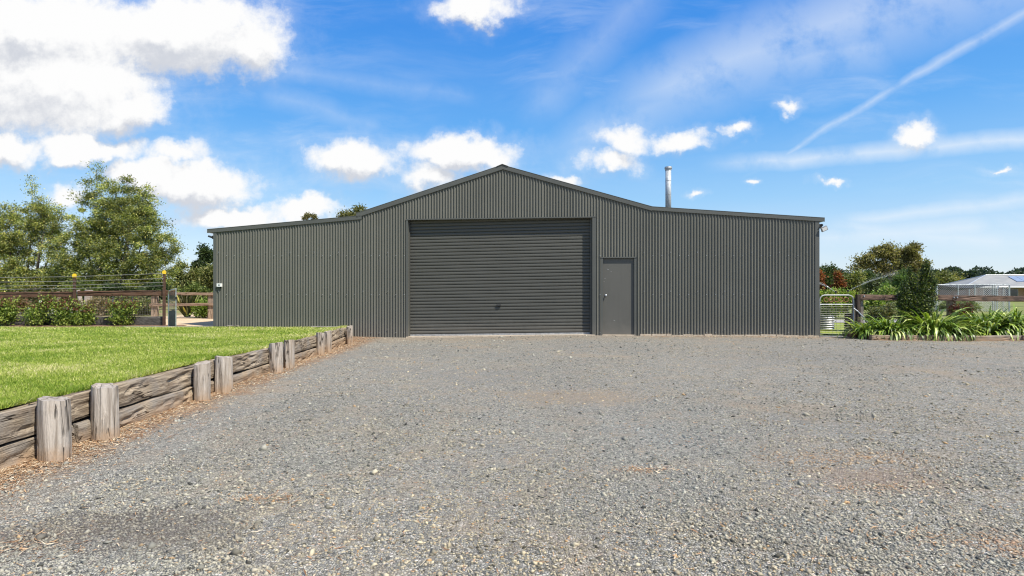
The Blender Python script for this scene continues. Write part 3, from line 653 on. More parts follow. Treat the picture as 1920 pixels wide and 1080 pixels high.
def litter(n, seed):
    rg = np.random.default_rng(seed); Y = (2.0**-.5+(14.5**-.5-2.0**-.5)*rg.uniform(size=n))**-2
    wx = np.interp(Y, [1, 4.2, 6.3, 8.4, 11, 13.5, 15.5], [-3.13, -3.20, -3.32, -3.38, -3.62, -3.87, -4.35])
    X = wx-.08+rg.exponential(.13, n)+rg.uniform(0, .05, n); m = rg.uniform(size=n) < .10; X[m] = rg.uniform(-1, 1, m.sum())*(Y[m]*.9)
    spots = [(2.0, 2.7, .22), (2.35, 4.0, .35), (.85, 3.7, .12), (-1.4, 3.2, .12), (2.1, 3.35, .2), (-2.2, 2.6, .15)]
    q_ = rg.uniform(size=n) < .035; ix = rg.integers(0, len(spots), n)
    for i_, (a, b_, r_) in enumerate(spots):
        s_ = q_ & (ix == i_); X[s_] = a+rg.normal(0, r_, s_.sum()); Y[s_] = b_+rg.normal(0, r_*.3, s_.sum())
    e_ = rg.uniform(size=n) < .17; X[e_] = rg.uniform(3.5, 17, e_.sum()); Y[e_] = np.where(X[e_] > 8.6, 13.36, 14.95-.0787*X[e_])-rg.exponential(.22, e_.sum())
    k = X > wx-.1; X, Y = X[k], Y[k]; n = len(X)
    a = rg.uniform(0, 3.14, n); L = rg.lognormal(-3.75, .55, n)[:, None]; wd = (rg.uniform(.0008, .0026, n)*(1+.12*Y))[:, None]
    d = np.stack([np.cos(a), np.sin(a), rg.uniform(-.12, .22, n)], 1); s = np.stack([-np.sin(a), np.cos(a), rg.uniform(-.4, .4, n)], 1)
    P = np.stack([X, Y, hyard(X, Y)+rg.uniform(.004, .014, n)], 1); cv = s*rg.uniform(-.15, .15, (n, 1))*L
    V = np.stack([P-d*L*.5-s*wd*.5, P-d*L*.5+s*wd*.5, P+cv+s*wd, P+cv-s*wd, P+d*L*.5+s*wd*.3, P+d*L*.5-s*wd*.3], 1).reshape(-1, 3)
    Fc = (np.array([(0,1,2,3),(3,2,4,5)])[None]+np.arange(n)[:, None, None]*6).reshape(-1, 4)
    pal = np.array([(.42,.27,.15),(.34,.20,.11),(.52,.41,.28),(.20,.11,.06),(.60,.51,.37)])
    return np_mesh('bark_litter', V, Fc, np.repeat(pal[rg.choice(5, n, p=[.3,.25,.22,.13,.1])]*rg.uniform(.8, 1.15, (n, 1)), 6, 0))
tag(link('bark_litter', litter(30000, 3), M['litter']), kind='stuff')
def grass(n, seed):
    rg = np.random.default_rng(seed); Y = (2.0**-.6+(15.5**-.6-2.0**-.6)*rg.uniform(size=n))**(-1/.6)
    wx = np.interp(Y, [1, 4.2, 6.3, 8.4, 11, 13.5, 15.5], [-3.13, -3.20, -3.32, -3.38, -3.62, -3.87, -4.35])-.165
    far = -(Y*.95+1.6); X = wx-(wx-far)*rg.uniform(size=n); e = rg.uniform(size=n) < .05; X[e] = wx[e]-rg.exponential(.05, e.sum())+.05
    k = (X < wx+.04) & (X > -16); X, Y, wx = X[k], Y[k], wx[k]; n = len(X)
    edge = np.exp((X-wx)/.05); h = rg.uniform(.010, .026, n)*(1+.04*Y)*(1+.5*edge); wd = .0035*(1+.33*Y)
    a = rg.uniform(0, 6.28, n); P = np.stack([X, Y, hlawn(X, Y)-.004], 1)
    s = np.stack([np.cos(a), np.sin(a), 0*a], 1)*wd[:, None]*.5; ln = rg.normal(0, .55, (n, 2))*h[:, None]
    tip = P+np.stack([ln[:, 0], ln[:, 1], h], 1); V = np.stack([P-s, P+s, tip], 1).reshape(-1, 3)
    # clumps of lush and of dry turf
    cl = np.sin(X*1.7+np.sin(Y*1.1)*2)*np.sin(Y*1.5+np.cos(X*.9)*2)+.5*np.sin(X*4.3+Y*2.1)*np.sin(Y*3.9-X)
    pal = np.array([(.15,.24,.025),(.29,.36,.055),(.43,.46,.12),(.62,.56,.30)])
    ix = np.clip(np.round(1.55+cl*-.85+.35*np.sin(X*9+Y*3)*np.sin(Y*8-X*4)+rg.normal(0, .75, n)), 0, 3).astype(int)
    return np_mesh('grass_blades', V, np.arange(n*3).reshape(-1, 3), np.repeat(pal[ix]*rg.uniform(.8, 1.2, (n, 1)), 3, 0), 3)
tag(link('grass_blades', grass(270000, 4), M['blade']), kind='stuff')
# ------------------------------------------------------------------ trees and shrubs
def make_tree(name, label, cat, base, lobes, n, L, Wd, pal, seed, cr=.5, group=None, trunk=None, bark='bark', shell=.55, clump=.16, limbs=1, m='leaf', wts=None, stems=1, droop=.1, flat=.7):
    """lobes: (x, y, z, rx, ry, rz) in metres from the base; every lobe gets leaf clumps and a limb"""
    rg = np.random.default_rng(seed); e = empty(name, base, 0, label=label, cat=cat, group=group)
    vol = np.array([l[3]*l[4]*l[5] for l in lobes])**.67; Vs, Cs = [], []; tips = []
    for l, f in zip(lobes, vol/vol.sum()):
        nl = int(n*f); nc = max(4, int(l[3]*l[5]*9/(cr*cr*3.2)))
        d = unit(rg.normal(size=(nc, 3))); r = rg.uniform(shell, 1, (nc, 1))**.6
        r[rg.uniform(size=nc) < .2] *= .45
        c = np.array(l[:3])+d*r*np.array(l[3:6])*rg.uniform(.82, 1.12, (nc, 1))
        tips.append((np.array(l[:3]), c))
        ix = rg.integers(0, nc, nl); rad = rg.uniform(.5, 1.3, nc)[ix]*cr
        p = c[ix]+rg.normal(size=(nl, 3))*np.array([.5, .5, .5*flat])*rad[:, None]
        out = unit(p-np.array(l[:3]))*.6
        V, C = leaves(rg, p, L, Wd, pal, out+np.array([0, 0, .15]), droop, wts)
        C *= np.repeat((1+rg.normal(0, clump, nc).clip(-.35, .4))[ix], 4)[:, None]
        Vs.append(V); Cs.append(C)
    leaf_obj('crown', np.concatenate(Vs), np.concatenate(Cs).clip(0, 1), M[m], e)
    if trunk:
        h, r = trunk; mb = MB(); k_ = max(1, stems)
        heads = []
        for s in range(k_):
            ln = Vector((rg.uniform(-.25, .25)*k_**.5, rg.uniform(-.2, .2), 1))*h; st = Vector((rg.uniform(-.3, .3)*(k_ > 1), 0, -.25))
            pts = [st, st+ln*.35+Vector((rg.uniform(-.1, .1), 0, 0))*h*.3, st+ln]; heads.append(pts[-1]); mb.tube(pts, [r*1.3, r, r*.7], 9)
        mb.build('trunk', M[bark], e, True)
        if limbs:
            mb = MB()
            for i, (c, cs) in enumerate(tips):
                hd = min(heads, key=lambda q_: (q_-Vector(c)).length); c = Vector(c); mid = hd.lerp(c, .5)+Vector((rg.uniform(-.2, .2), rg.uniform(-.2, .2), -.12*(c-hd).length))
                ls = min(1, .25+lobes[i][3]*.45); ls = ls if lobes[i][5] < lobes[i][3]*1.5 else .12; mb.tube([hd*.96, mid, c], [r*.5*ls, r*.33*ls, r*.16*ls], 6)
                for q_ in cs[::max(1, len(cs)//(6*limbs))]:
                    q_ = Vector(q_); mb.tube([c.lerp(mid, .3), c.lerp(q_, .55)+Vector((0, 0, -.03)), q_], [r*.16*ls, r*.10*ls, r*.04], 5)
            mb.build('limbs', M[bark], e, True)
    return e
def pxlobes(base, Y, items):
    """crown lobes given as (column, row, half width, half height[, depth offset])"""
    out = []
    for it in items:
        px, py, rx, ry = it[:4]; dy = it[4] if len(it) > 4 else 0
        p = at(px, py, Y)-Vector(base); k_ = Y/F; out.append((p.x, dy*rx*k_, p.z, rx*k_, rx*k_*.8, ry*k_))
    return out
WAT = [(.08,.11,.03),(.20,.24,.055),(.35,.37,.09),(.24,.29,.17),(.55,.50,.17)]
b = at(205, 560, 34); b.z = .0
make_tree('wattle_tree', 'large bushy wattle tree behind the left fence, the taller one nearer the shed', 'tree', b,
  pxlobes(b, 34, [(195,420,52,50),(250,420,58,52,-.2),(285,475,46,46,-.3),(160,455,46,46),(215,375,38,34),(176,352,14,34),(182,318,5,16),(262,378,26,26),(246,352,11,22),(268,358,9,24),(150,372,9,18),(230,490,62,40,-.3),(300,515,30,32,-.1),(170,515,45,36,.1),(316,470,22,30),(215,345,8,20),(205,450,40,40),(240,400,30,30),(275,430,35,35),(130,490,30,30),(255,530,50,25,-.2),(200,532,40,22)]),
  105000, .118, .048, WAT, 21, cr=.38, trunk=(2.2, .17), stems=3, clump=.24, group='wattle trees', wts=[.24,.27,.22,.15,.12])
b = at(55, 560, 35); b.z = 0
make_tree('wattle_tree', 'spreading wattle tree behind the left fence at the left edge of the view', 'tree', b,
  pxlobes(b, 35, [(60,425,42,44),(100,420,32,38),(22,440,36,40),(-10,430,40,55),(64,372,8,22),(62,340,5,18),(90,388,24,14),(24,392,12,12),(45,505,40,32),(108,475,26,34),(-20,500,50,40),(75,540,60,20),(20,540,40,22),(8,398,10,16),(75,450,36,34),(35,470,34,34),(110,520,34,24),(60,520,36,26)]),
  72000, .118, .048, WAT, 22, cr=.38, trunk=(1.8, .16), stems=3, clump=.24, group='wattle trees', wts=[.22,.27,.22,.13,.16])
GRN = [(.07,.10,.025),(.13,.17,.04),(.21,.24,.07)]; OLV = [(.09,.11,.035),(.16,.18,.06),(.25,.24,.09)]; DRK = [(.025,.045,.016),(.045,.07,.025),(.08,.11,.04)]
def small_tree(name, label, cat, Y, items, n, L, pal, seed, cr=.5, group=None, trunk=None, **kw):
    zb = max(float(hland(at(items[0][0], 560, Y).x, Y)), -2); b = at(items[0][0], 560, Y); b.z = zb
    return make_tree(name, label, cat, b, pxlobes(b, Y, items), n, L, L*.5, pal, seed, cr, group, trunk or (max(.6, (CZ+(HY-items[0][1])/F*Y-zb)*.6), .006*Y*.3+.05), limbs=kw.pop('limbs', 0), **kw)
small_tree('bushy_tree', 'rounded olive green tree between the large wattle and the shed', 'tree', 40, [(350,530,18,26),(335,510,12,18),(366,518,14,20)], 9000, .17, OLV, 23)
small_tree('conifer', 'dark green conifer just left of the shed', 'conifer', 46, [(383,515,17,34),(386,485,10,14),(382,470,5,8),(394,480,5,8),(372,500,9,12)], 9000, .2, DRK, 24, cr=.35)
small_tree('bushy_tree', 'round olive bush tree against the left end of the shed', 'tree', 38, [(396,530,16,26),(408,520,12,20)], 6000, .17, OLV, 25)
small_tree('gum_tree', 'small tree top showing above the low left roof', 'tree', 45, [(580,412,10,9),(585,440,16,20)], 4000, .17, [(.12,.12,.05),(.2,.18,.09),(.26,.21,.10)], 26, cr=.35, group=None)
small_tree('gum_tree', 'tree top showing where the low left roof meets the main roof', 'tree', 45, [(662,404,22,14),(675,395,10,8),(665,440,26,26)], 8000, .17, [(.10,.12,.04),(.18,.18,.07),(.24,.22,.08)], 27, cr=.4)
# undergrowth behind the left fence: low shrubs one can tell apart
for i, (px, py, rx, ry, Y, pal, nm, lab) in enumerate([
    (105,560,26,16,27,[(.12,.09,.05),(.2,.15,.08),(.10,.12,.05)],'scrub_bush','dry brown scrub bush behind the left garden bed'),
    (40,565,22,14,24,[(.10,.10,.05),(.17,.14,.08)],'scrub_bush','olive brown scrub bush behind the far left rose bushes'),
    (245,568,20,14,26,[(.17,.16,.09),(.27,.24,.14),(.10,.12,.05)],'scrub_bush','pale dry scrub bush behind the rail left of the mesh gate'),
    (215,552,26,18,30,DRK,'hedge_bush','dark bush under the large wattle behind the rail'),
    (290,548,28,16,30,DRK,'hedge_bush','dark bush behind the yellow capped post by the mesh gate'),
    (160,548,30,18,31,GRN,'hedge_bush','green bush behind the middle of the left rail'),
    (360,552,26,14,30,GRN,'hedge_bush','green bush behind the rear rail fence beside the shed'),
    (20,572,20,12,22,[(.16,.11,.06),(.25,.18,.09)],'scrub_bush','tawny scrub bush behind the leftmost rose bush'),
    (82,562,18,12,25,[(.10,.12,.05),(.16,.17,.08)],'scrub_bush','grey green scrub bush left of the dead stump'),
    (195,574,18,11,23,[(.22,.17,.09),(.30,.24,.13)],'scrub_bush','straw coloured scrub bush between the stump and the mesh gate'),
    (272,576,16,10,23,[(.15,.17,.06),(.25,.23,.10)],'scrub_bush','low olive scrub bush just left of the first rear fence post'),
    (387,577,9,8,21,[(.13,.19,.03),(.2,.27,.05)],'grass_tuft','bright green tuft behind the rear rail fence close to the shed corner')]):
    small_tree(nm, lab, 'bush', Y, [(px,py,rx,ry),(px+rx*.5,py+3,rx*.6,ry*.7),(px-rx*.5,py+2,rx*.6,ry*.75)], 3500, .13*Y/30+.02, pal, 200+i, cr=.3, trunk=(.3, .04))
# roses along the fence
def shrub(name, label, cat, px, Y, z0, items, n, L, pal, seed, m='leaf', group=None, stems=6, flowers=0, fcol='white', wts=None, tips=None, sprd=.02):
    rg = np.random.default_rng(seed); b = at(px, 560, Y); b.z = z0; e = empty(name, b, 0, label=label, cat=cat, group=group); k_ = Y/F
    mb = MB(); P = []; tot = sum(i[2]*i[3] for i in items)
    for (ax, ay, rx, ry) in items:
        c = at(ax, ay, Y)-b; c = np.array(c); r3 = np.array([rx*k_, rx*k_*.75, ry*k_]); q_ = int(n*rx*ry/tot)+int(n*.010)
        ns = max(3, int(stems*rx*ry/tot*2)); ends = c+unit(rg.normal(size=(ns, 3)))*r3*rg.uniform(.6, 1.05, (ns, 1))
        for t in ends:
            s0_ = Vector((rg.uniform(-.06, .06), rg.uniform(-.06, .06), -.03)); t = Vector(t); t.z = max(t.z, .05)
            mid = s0_.lerp(t, .5)+Vector((rg.uniform(-.05, .05), rg.uniform(-.05, .05), .03)); mb.tube([s0_, mid, t], [.009, .006, .003], 5)
        f_ = rg.uniform(.15, 1.0, q_)[:, None]; ix = rg.integers(0, ns, q_)
        p = ends[ix]*(f_**.5)+np.array([0, 0, .02]); p = p*.5+.5*(c+unit(rg.normal(size=(q_, 3)))*r3*(rg.uniform(0, 1, (q_, 1))**.45)); p += rg.normal(0, sprd, (q_, 3)); p[:, 2] = np.maximum(p[:, 2], .015); P.append(p)
    P = np.concatenate(P); mb.build('stems', M['bark'], e)
    V, C = leaves(rg, P, L, L*.55, pal, np.tile([0, 0, .35], (len(P), 1)), .1, wts)
    if tips is not None:
        hi = np.repeat((P[:, 2] > np.quantile(P[:, 2], .72)) & (rg.uniform(size=len(P)) < .32), 4); C[hi] = np.array(tips)*rg.uniform(.7, 1.2, (hi.sum(), 1))
    leaf_obj('foliage', V, C, M[m], e)
    for i in range(flowers):
        p = P[rg.integers(0, len(P))]; f = MB()
        for a in range(5): f.box(Vector(p)+Vector((math.cos(a*1.26)*.018, -.02, math.sin(a*1.26)*.018)), (.03, .012, .03), Matrix.Rotation(a, 3, 'Y'))
        f.build('flower', M[fcol], e)
    return e
ROSE = [(.05,.09,.018),(.12,.18,.03),(.24,.31,.05),(.38,.43,.10)]
for i, (px, items, lab, fl) in enumerate([
    (10, [(10,590,26,22),(25,572,16,14),(2,570,14,12)], 'low rose bush with orange touches at the left edge of the view', 1),
    (72, [(70,594,28,20),(86,572,18,14),(90,556,6,12),(55,580,10,12)], 'rose bush with a tall reddish shoot left of the yellow capped post', 2),
    (110, [(120,594,22,20),(110,575,10,16),(130,572,6,14)], 'rose bush just left of the first yellow capped post', 1),
    (158, [(155,596,24,18),(166,580,10,14),(148,572,5,14)], 'rose bush just right of the first yellow capped post', 1),
    (226, [(228,597,26,16),(234,576,16,16),(210,572,7,16),(252,570,7,14)], 'rose bush midway between the two yellow capped posts', 0)]):
    shrub('rose_bush', lab, 'bush', px, 15.95+.05*i, .16, items, 2900, .062, ROSE, 300+i, group='rose bushes along the fence', stems=16, flowers=fl, tips=(.16, .06, .04), sprd=.07)
mb = MB(); mb.b2(-20, -9.35, 15.6, 16.35, -.1, .185); so = mb.build('garden_bed', M['soil']); tag(so, kind='structure')
# ------------------------------------------------------------------ left fence
GY = 16.3
lf = empty('rail_fence', at(144, 560, GY)*Vector((1, 1, 0)).length if False else (at(144, 560, GY).x, GY, .1), label='brown sleeper rail fence with strained wires behind the rose bushes', cat='fence')
def child(o, parent):
    o.parent = parent; o.matrix_parent_inverse = Matrix.Translation(-parent.location); return o
def lx(px, Y=GY): return (px-960)/F*Y
def zz(py, Y=GY): return CZ+(HY-py)/F*Y
for i, (a, b_, ya, yb_) in enumerate([(-130, 138, 553.5, 552), (147, 327, 550.5, 549.5)]):
    child(timber('rail', (lx(a), GY, zz(ya)), (lx(b_), GY, zz(yb_)), .09, .155, M['rail'], None, 500+i, rough=.005, gouge=0), lf)
for px, yt in ((-125, 525), (143.5, 520), (311, 514)):
    mb = MB(); x = lx(px); mb.b2(x-.034, x+.034, GY-.1, GY-.06, 0, zz(yt)); mb.b2(x-.01, x+.01, GY-.06, GY-.045, 0, zz(yt)); p = child(mb.build('post', M['brown_post']), lf)
    mb = MB(); mb.b2(x-.037, x+.037, GY-.115, GY-.045, zz(yt), zz(yt)+.08); mb.tube([(x, GY-.08, zz(yt)+.07), (x, GY-.08, zz(yt)+.10)], .034, 10)
    c = child(mb.build('post_cap', M['yellow']), lf); c.parent = p; c.matrix_parent_inverse = Matrix.Identity(4)
for j, (ya, ym, yb_) in enumerate([(522.5, 519, 513), (530.5, 527.5, 522.5), (538, 535, 529.5), (544.5, 541, 536)]):
    mb = MB(); mb.tube([(lx(-125), GY-.11, zz(ya)), (lx(143), GY-.11, zz(ym)), (lx(311), GY-.11, zz(yb_))], .0075, 5); child(mb.build('wire', M['wire']), lf)
for px, py in ((140, 549), (140, 553), (147.5, 549), (147.5, 553)):
    mb = MB(); mb.tube([(lx(px), GY-.06, zz(py)), (lx(px), GY-.045, zz(py)), ], .013, 6); child(mb.build('bolt', M['black']), lf)
# wires' netting below the rail: thin verticals of the panel behind
mb = MB()
for i in range(46): x = lx(160)+i*.048; mb.tube([(x, GY+.08, .4), (x, GY+.08, 1.02)], .0022, 3, False)
for i in range(9): z = .42+i*.07; mb.tube([(lx(160), GY+.08, z), (lx(160)+46*.048, GY+.08, z)], .0022, 3, False)
tag(child(mb.build('netting', M['wire']), lf), kind='stuff')
for px in (207, 244):
    mb = MB(); mb.tube([(lx(px), GY+.1, .2), (lx(px), GY+.1, zz(556))], .018, 8); child(mb.build('stake', M['galv']), lf)
# low edging wall of dark sleepers under the fence
lw = empty('garden_edging', (lx(140), GY+.05, .1), label='low dark sleeper edging behind the rose bushes under the rail fence', cat='edging')
for i, (a, b_) in enumerate([(-130, -10), (-9, 95), (96, 188), (189, 307)]):
    child(timber('sleeper', (lx(a), GY+.05, .29), (lx(b_), GY+.05, .30), .1, .26, M['low_wall'], None, 520+i, rough=.006, gouge=1), lw)
mb = MB()    # chicken wire lying on the edging
for i in range(110):
    x = lx(185)+i*.0175
    if x > lx(306): break
    pts = [(x+(.006 if (k_+i) % 2 else -.006), GY-.012, .19+k_*.022) for k_ in range(11)]; mb.tube(pts, .0016, 3, False)
tag(child(mb.build('chicken_wire', M['wire']), lw), kind='stuff')
# galvanised mesh gate, standing open
G0 = Vector((lx(316, 15.75), 15.75, .15)); G1 = Vector((lx(330, 15.3), 15.3, .15))
mg = empty('mesh_gate', G0, label='small galvanised mesh gate standing open between the rail fence and the shed', cat='gate')
d = G1-G0; gh = 1.02; L_ = d.length; d.normalize()
def gp(t, z): return d*L_*t+Vector((0, 0, z))
mb = MB(); pts = [gp(0, 0), gp(0, gh-.1)]+[gp(.18*(1-math.cos(a)), gh-.1+.1*math.sin(a)) for a in (.4, .8, 1.2, 1.57)]+[gp(1, gh+.05)]; mb.tube(pts, .016, 8); mb.tube([gp(1, gh+.05), gp(1, 0)], .013, 8); mb.tube([gp(0, .03), gp(1, .03)], .016, 8); mb.build('frame', M['galv'], mg)
mb = MB(); mb.add([gp(.02, 0), gp(.98, 0), gp(.98, .48), gp(.6, .50), gp(.3, .47), gp(.02, .46)], [(0, 1, 2, 3, 4, 5)]); o = mb.build('kick_sheet', M['rubber'], mg); md = o.modifiers.new('thick', 'SOLIDIFY'); md.thickness = .008
mb = MB()
for i in range(22): t = i/21; mb.tube([gp(t, .47), gp(t, gh-.02)], .0022, 3, False)
for i in range(14): z = .48+i*.038; mb.tube([gp(0, z), gp(1, z)], .0022, 3, False)
tag(mb.build('mesh', M['wire'], mg), kind='stuff')
mb = MB(); mb.box(gp(1, .82), (.05, .05, .07)); mb.build('latch', M['black'], mg)
# flat edging boards on the far side of the lawn
for i, (pa, pb, ya, yb_, lab) in enumerate([(232, 330, 15.45, 15.3, 'long grey flat board lying on the lawn edge below the mesh gate'), (331, 398, 15.6, 15.6, 'thin grey board at the back of the lawn left of the shed'), (427, 447, 15.35, 15.35, 'short pale board leaning at the foot of the shed wall'), (585, 640, 14.7, 14.5, 'grey board at the far right corner of the lawn')]):
    z = float(hlawn(0, ya))+.02+(.025 if i == 2 else 0); o = timber('flat_board', (lx(pa, ya), ya, z), (lx(pb, yb_), yb_, z+.005), .12, .035, M['grey_board'], None, 540+i, rough=.003, nz=2, gouge=0); tag(o, lab, 'board')
# rear rail fence
RY = 20.2
rf = empty('rear_rail_fence', (lx(350, RY), RY, .1), label='light brown two rail post and rail fence left of the shed', cat='fence')
for i, (ya, yb_, h) in enumerate([(551, 551, .10), (572, 570, .10)]): child(timber('rail', (lx(283, RY), RY-.08, zz(ya, RY)), (lx(425, RY), RY-.08, zz(yb_, RY)), .06, h, M['rail_light'], None, 560+i, rough=.004, gouge=0), rf)
for i, (px, w_, yt) in enumerate([(290, .19, 555), (396, .19, 553), (470, .19, 552)]):
    mb = MB(); x = lx(px, RY); mb.b2(x-w_/2, x+w_/2, RY-.05, RY+.08, 0, zz(yt, RY)); child(mb.build('post', M['post_light']), rf)
# things behind the left fence
def rock(px, py, Y, r, lab, seed, grp):
    rg = np.random.default_rng(seed); bm_ = MB(); p = at(px, py, Y); n = 7; vs = []; 
    for k_ in range(1, 5):
        for j in range(n): a = 6.28*j/n; q_ = math.sin(math.pi*k_/5); vs.append((r*q_*math.cos(a)*rg.uniform(.8, 1.2)*1.5, r*q_*math.sin(a)*rg.uniform(.8, 1.2), -r*.55*math.cos(math.pi*k_/5)*rg.uniform(.8, 1.15)))
    fs_ = [(k_*n+j, k_*n+(j+1) % n, (k_+1)*n+(j+1) % n, (k_+1)*n+j) for k_ in range(3) for j in range(n)]+[tuple(range(n-1, -1, -1)), tuple(3*n+j for j in range(n))]
    bm_.add(vs, fs_); o = bm_.build('boulder', M['rock']); z = float(hland(p.x, Y))+r*.4; o.location = (p.x, Y, z); tag(o, lab, 'boulder', grp); return o
for i, (px, r, Y, lab) in enumerate([(118, .34, 24, 'pale boulder behind the rose bushes left of the first yellow capped post'), (133, .24, 23.5, 'small pale boulder right beside the first yellow capped post'), (62, .3, 23, 'pale grey boulder behind the far left rose bushes'), (168, .3, 24, 'wide pale boulder behind the rose bushes right of the first yellow capped post'), (100, .28, 23, 'grey boulder between two pale ones behind the rose bushes'), (368, .2, 27, 'pale boulder seen between the rear rails')]):
    rock(px, 570, Y, r, lab, 600+i, None)
tr = empty('old_tree_stump', (lx(160, 26), 26, .1), label='pale forked dead stump behind the rail right of the first yellow capped post', cat='stump')
mb = MB(); mb.tube([(-.15, 0, -.1), (-.2, 0, .5), (-.33, 0, 1.1)], [.13, .10, .07], 8); mb.build('fork', M['gum_bark'], tr); mb = MB(); mb.tube([(.15, 0, -.1), (.13, 0, .6), (.16, 0, 1.1)], [.22, .17, .16], 9); mb.build('trunk', M['gum_bark'], tr)
tr = empty('pale_rail_hurdle', (lx(60, 25), 25, .1), label='low pale timber hurdle far behind the left rose bushes', cat='hurdle')
for z in (.55, .95): 
    mb = MB(); mb.b2(-.7, 1.3, -.02, .02, z, z+.05); mb.build('rail', M['post_light'], tr)
for x in (-.6, .35, 1.2): mb = MB(); mb.b2(x-.04, x+.04, -.06, -.02, -.1, 1.05); mb.build('post', M['post_light'], tr)
# variegated flax behind the rear fence
def straps(name, label, cat, loc, n, L, wd, pal, seed, spread=.9, group=None, stiff=.35, m='leaf', sx=1, sy=1, wts=None, rad=.1, lo=.15):
    rg = np.random.default_rng(seed); e = empty(name, loc, 0, label=label, cat=cat, group=group); V = []; Fc = []; C = []; ns = 7
    pal = np.array(pal)
    for i in range(n):
        a = rg.uniform(0, 6.283); tl = rg.uniform(lo, 1)*spread; l = L*rg.uniform(.6, 1.12); w0 = wd*rg.uniform(.7, 1.2)
        ra = rad*rg.uniform(0, 1)**.5; p = np.array([math.cos(a)*ra*sx, math.sin(a)*ra*sy, 0]); th = tl*.75; c = pal[rg.choice(len(pal), p=wts)]*rg.uniform(.8, 1.2)
        sd = np.array([-math.sin(a), math.cos(a), 0]); tw = rg.uniform(-.5, .5); b0 = len(V)
        for k_ in range(ns+1):
            t = k_/ns; ww = w0*(.75+.6*t)*(1-t**3.5)+.001; s_ = sd*math.cos(tw*t)+np.array([0, 0, 1])*math.sin(tw*t)
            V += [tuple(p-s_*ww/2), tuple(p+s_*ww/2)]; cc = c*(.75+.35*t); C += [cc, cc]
            th += (1-stiff)*(.10+.42*t*t)*(.5+tl); th = min(th, 2.7)
            p = p+np.array([math.cos(a)*math.sin(th)*sx, math.sin(a)*math.sin(th)*sy, math.cos(th)])*l/ns
            if p[2] < .015 and loc[2] >= 0 and p[2] < -.1: p[2] = -.1
        Fc += [(b0+2*k_, b0+2*k_+1, b0+2*k_+3, b0+2*k_+2) for k_ in range(ns)]
    link('strap_leaves', np_mesh('strap_leaves', np.array(V), np.array(Fc), np.array(C).clip(0, 1)), M[m], e); return e
straps('flax_plant', 'spiky flax plant with yellow striped leaves behind the rear rail fence', 'plant', (lx(351, 21.2), 21.2, .2), 90, .95, .07, [(.05,.06,.025),(.10,.08,.04),(.38,.32,.08),(.2,.2,.07)], 41, spread=.95, stiff=.85, wts=[.4,.3,.12,.18])
# ------------------------------------------------------------------ right side: gate, fence, bed
gg = Vector((lx(1536.8, 14.55), 14.55, 0)); gw = lx(1602.5, 14.5)-gg.x; gt = zz(553.5, 14.5)
gz0 = zz(631, 14.5)
pg = empty('garden_gate', gg, label='galvanised garden gate with rusty rings along its top, right of the shed', cat='gate')
mb = MB(); rr_ = .13; pts = [(0, 0, gz0), (0, 0, gt-rr_)]+[(rr_*(1-math.cos(a)), 0, gt-rr_+rr_*math.sin(a)) for a in (.4, .8, 1.2)]+[(rr_, 0, gt), (gw-rr_, 0, gt)]+[(gw-rr_*(1-math.sin(a)), 0, gt-rr_+rr_*math.cos(a)) for a in (.4, .8, 1.2)]+[(gw, 0, gt-rr_), (gw, 0, gz0), (0, 0, gz0)]
mb.tube(pts, .016, 10); mb.build('frame', M['galv_dull'], pg, True)
zr = zz(571, 14.5); mb = MB(); mb.tube([(0, 0, zr), (gw, 0, zr)], .016, 8); mb.build('cross_rail', M['galv_dull'], pg)
for i in range(5):
    cx = .165+i*.128; mb = MB(); r_ = .055; zc = (gt+zr)/2; mb.tube([(cx+r_*math.cos(a), 0, zc+r_*math.sin(a)) for a in np.linspace(0, 6.283, 17)], .012, 5, False); mb.build('ring', M['rust'], pg)
for i in range(13):
    z = gz0+.07+i*(zr-gz0-.07)/13; mb = MB(); mb.tube([(0, -.004, z), (gw, -.004, z)], .003, 5, False); mb.build('wire', M['wire'], pg)
mb = MB()
for i in range(9): x = gw*(i+.5)/9; mb.tube([(x, .006, gz0), (x, .006, zr)], .0025, 3, False)
tag(mb.build('upright_wires', M['wire'], pg), kind='stuff')
mb = MB(); mb.tube([(gw-.02, -.04, zz(578, 14.5)), (gw+.05, -.08, zz(583, 14.5)), (gw+.22, -.1, zz(597, 14.5))], .016, 8); mb.build('latch_bar', M['galv'], pg)
rfn = empty('right_rail_fence', (lx(1612, 14.6), 14.6, 0), label='charred and weathered single rail fence behind the strap leaved garden bed', cat='fence')
RB = 14.62
for i, (a, b_, ya, yb_) in enumerate([(1606, 1786, 557.5, 558.5), (1787, 1965, 559, 560.5), (1966, 2150, 561, 562)]):
    child(timber('rail', (lx(a, RB), RB, zz(ya, RB)), (lx(b_, RB), RB, zz(yb_, RB)), .08, .145, M['rail_dark'], None, 620+i, rough=.006, gouge=3), rfn)
for i, (px, w_, yt, mm) in enumerate([(1612.5, .235, 563.5, 'post_speckle'), (1789, .17, 565, 'post_light'), (1967, .2, 566, 'post_speckle')]):
    mb = MB(); x = lx(px, RB); mb.b2(x-w_/2, x+w_/2, RB+.042, RB+.15, -.1, zz(yt, RB)+.05); child(mb.build('post', M[mm]), rfn)
mb = MB(); x = lx(1605, 14.6); mb.b2(x-.04, x+.04, 14.47, 14.57, -.1, zz(552, 14.6)); child(mb.build('gate_post', M['post_dark']), rfn)
for px, py in ((1618, 555), (1786, 557.5), (1792, 557.5)): mb = MB(); mb.tube([(lx(px, RB), RB-.06, zz(py, RB)), (lx(px, RB), RB-.04, zz(py, RB))], .018, 8); child(mb.build('bolt', M['galv']), rfn)
for z in (.95, .75, .5): mb = MB(); mb.tube([(lx(1612, RB), RB+.16, z), (lx(2150, RB), RB+.16, z)], .004, 4, False); child(mb.build('wire', M['wire']), rfn)
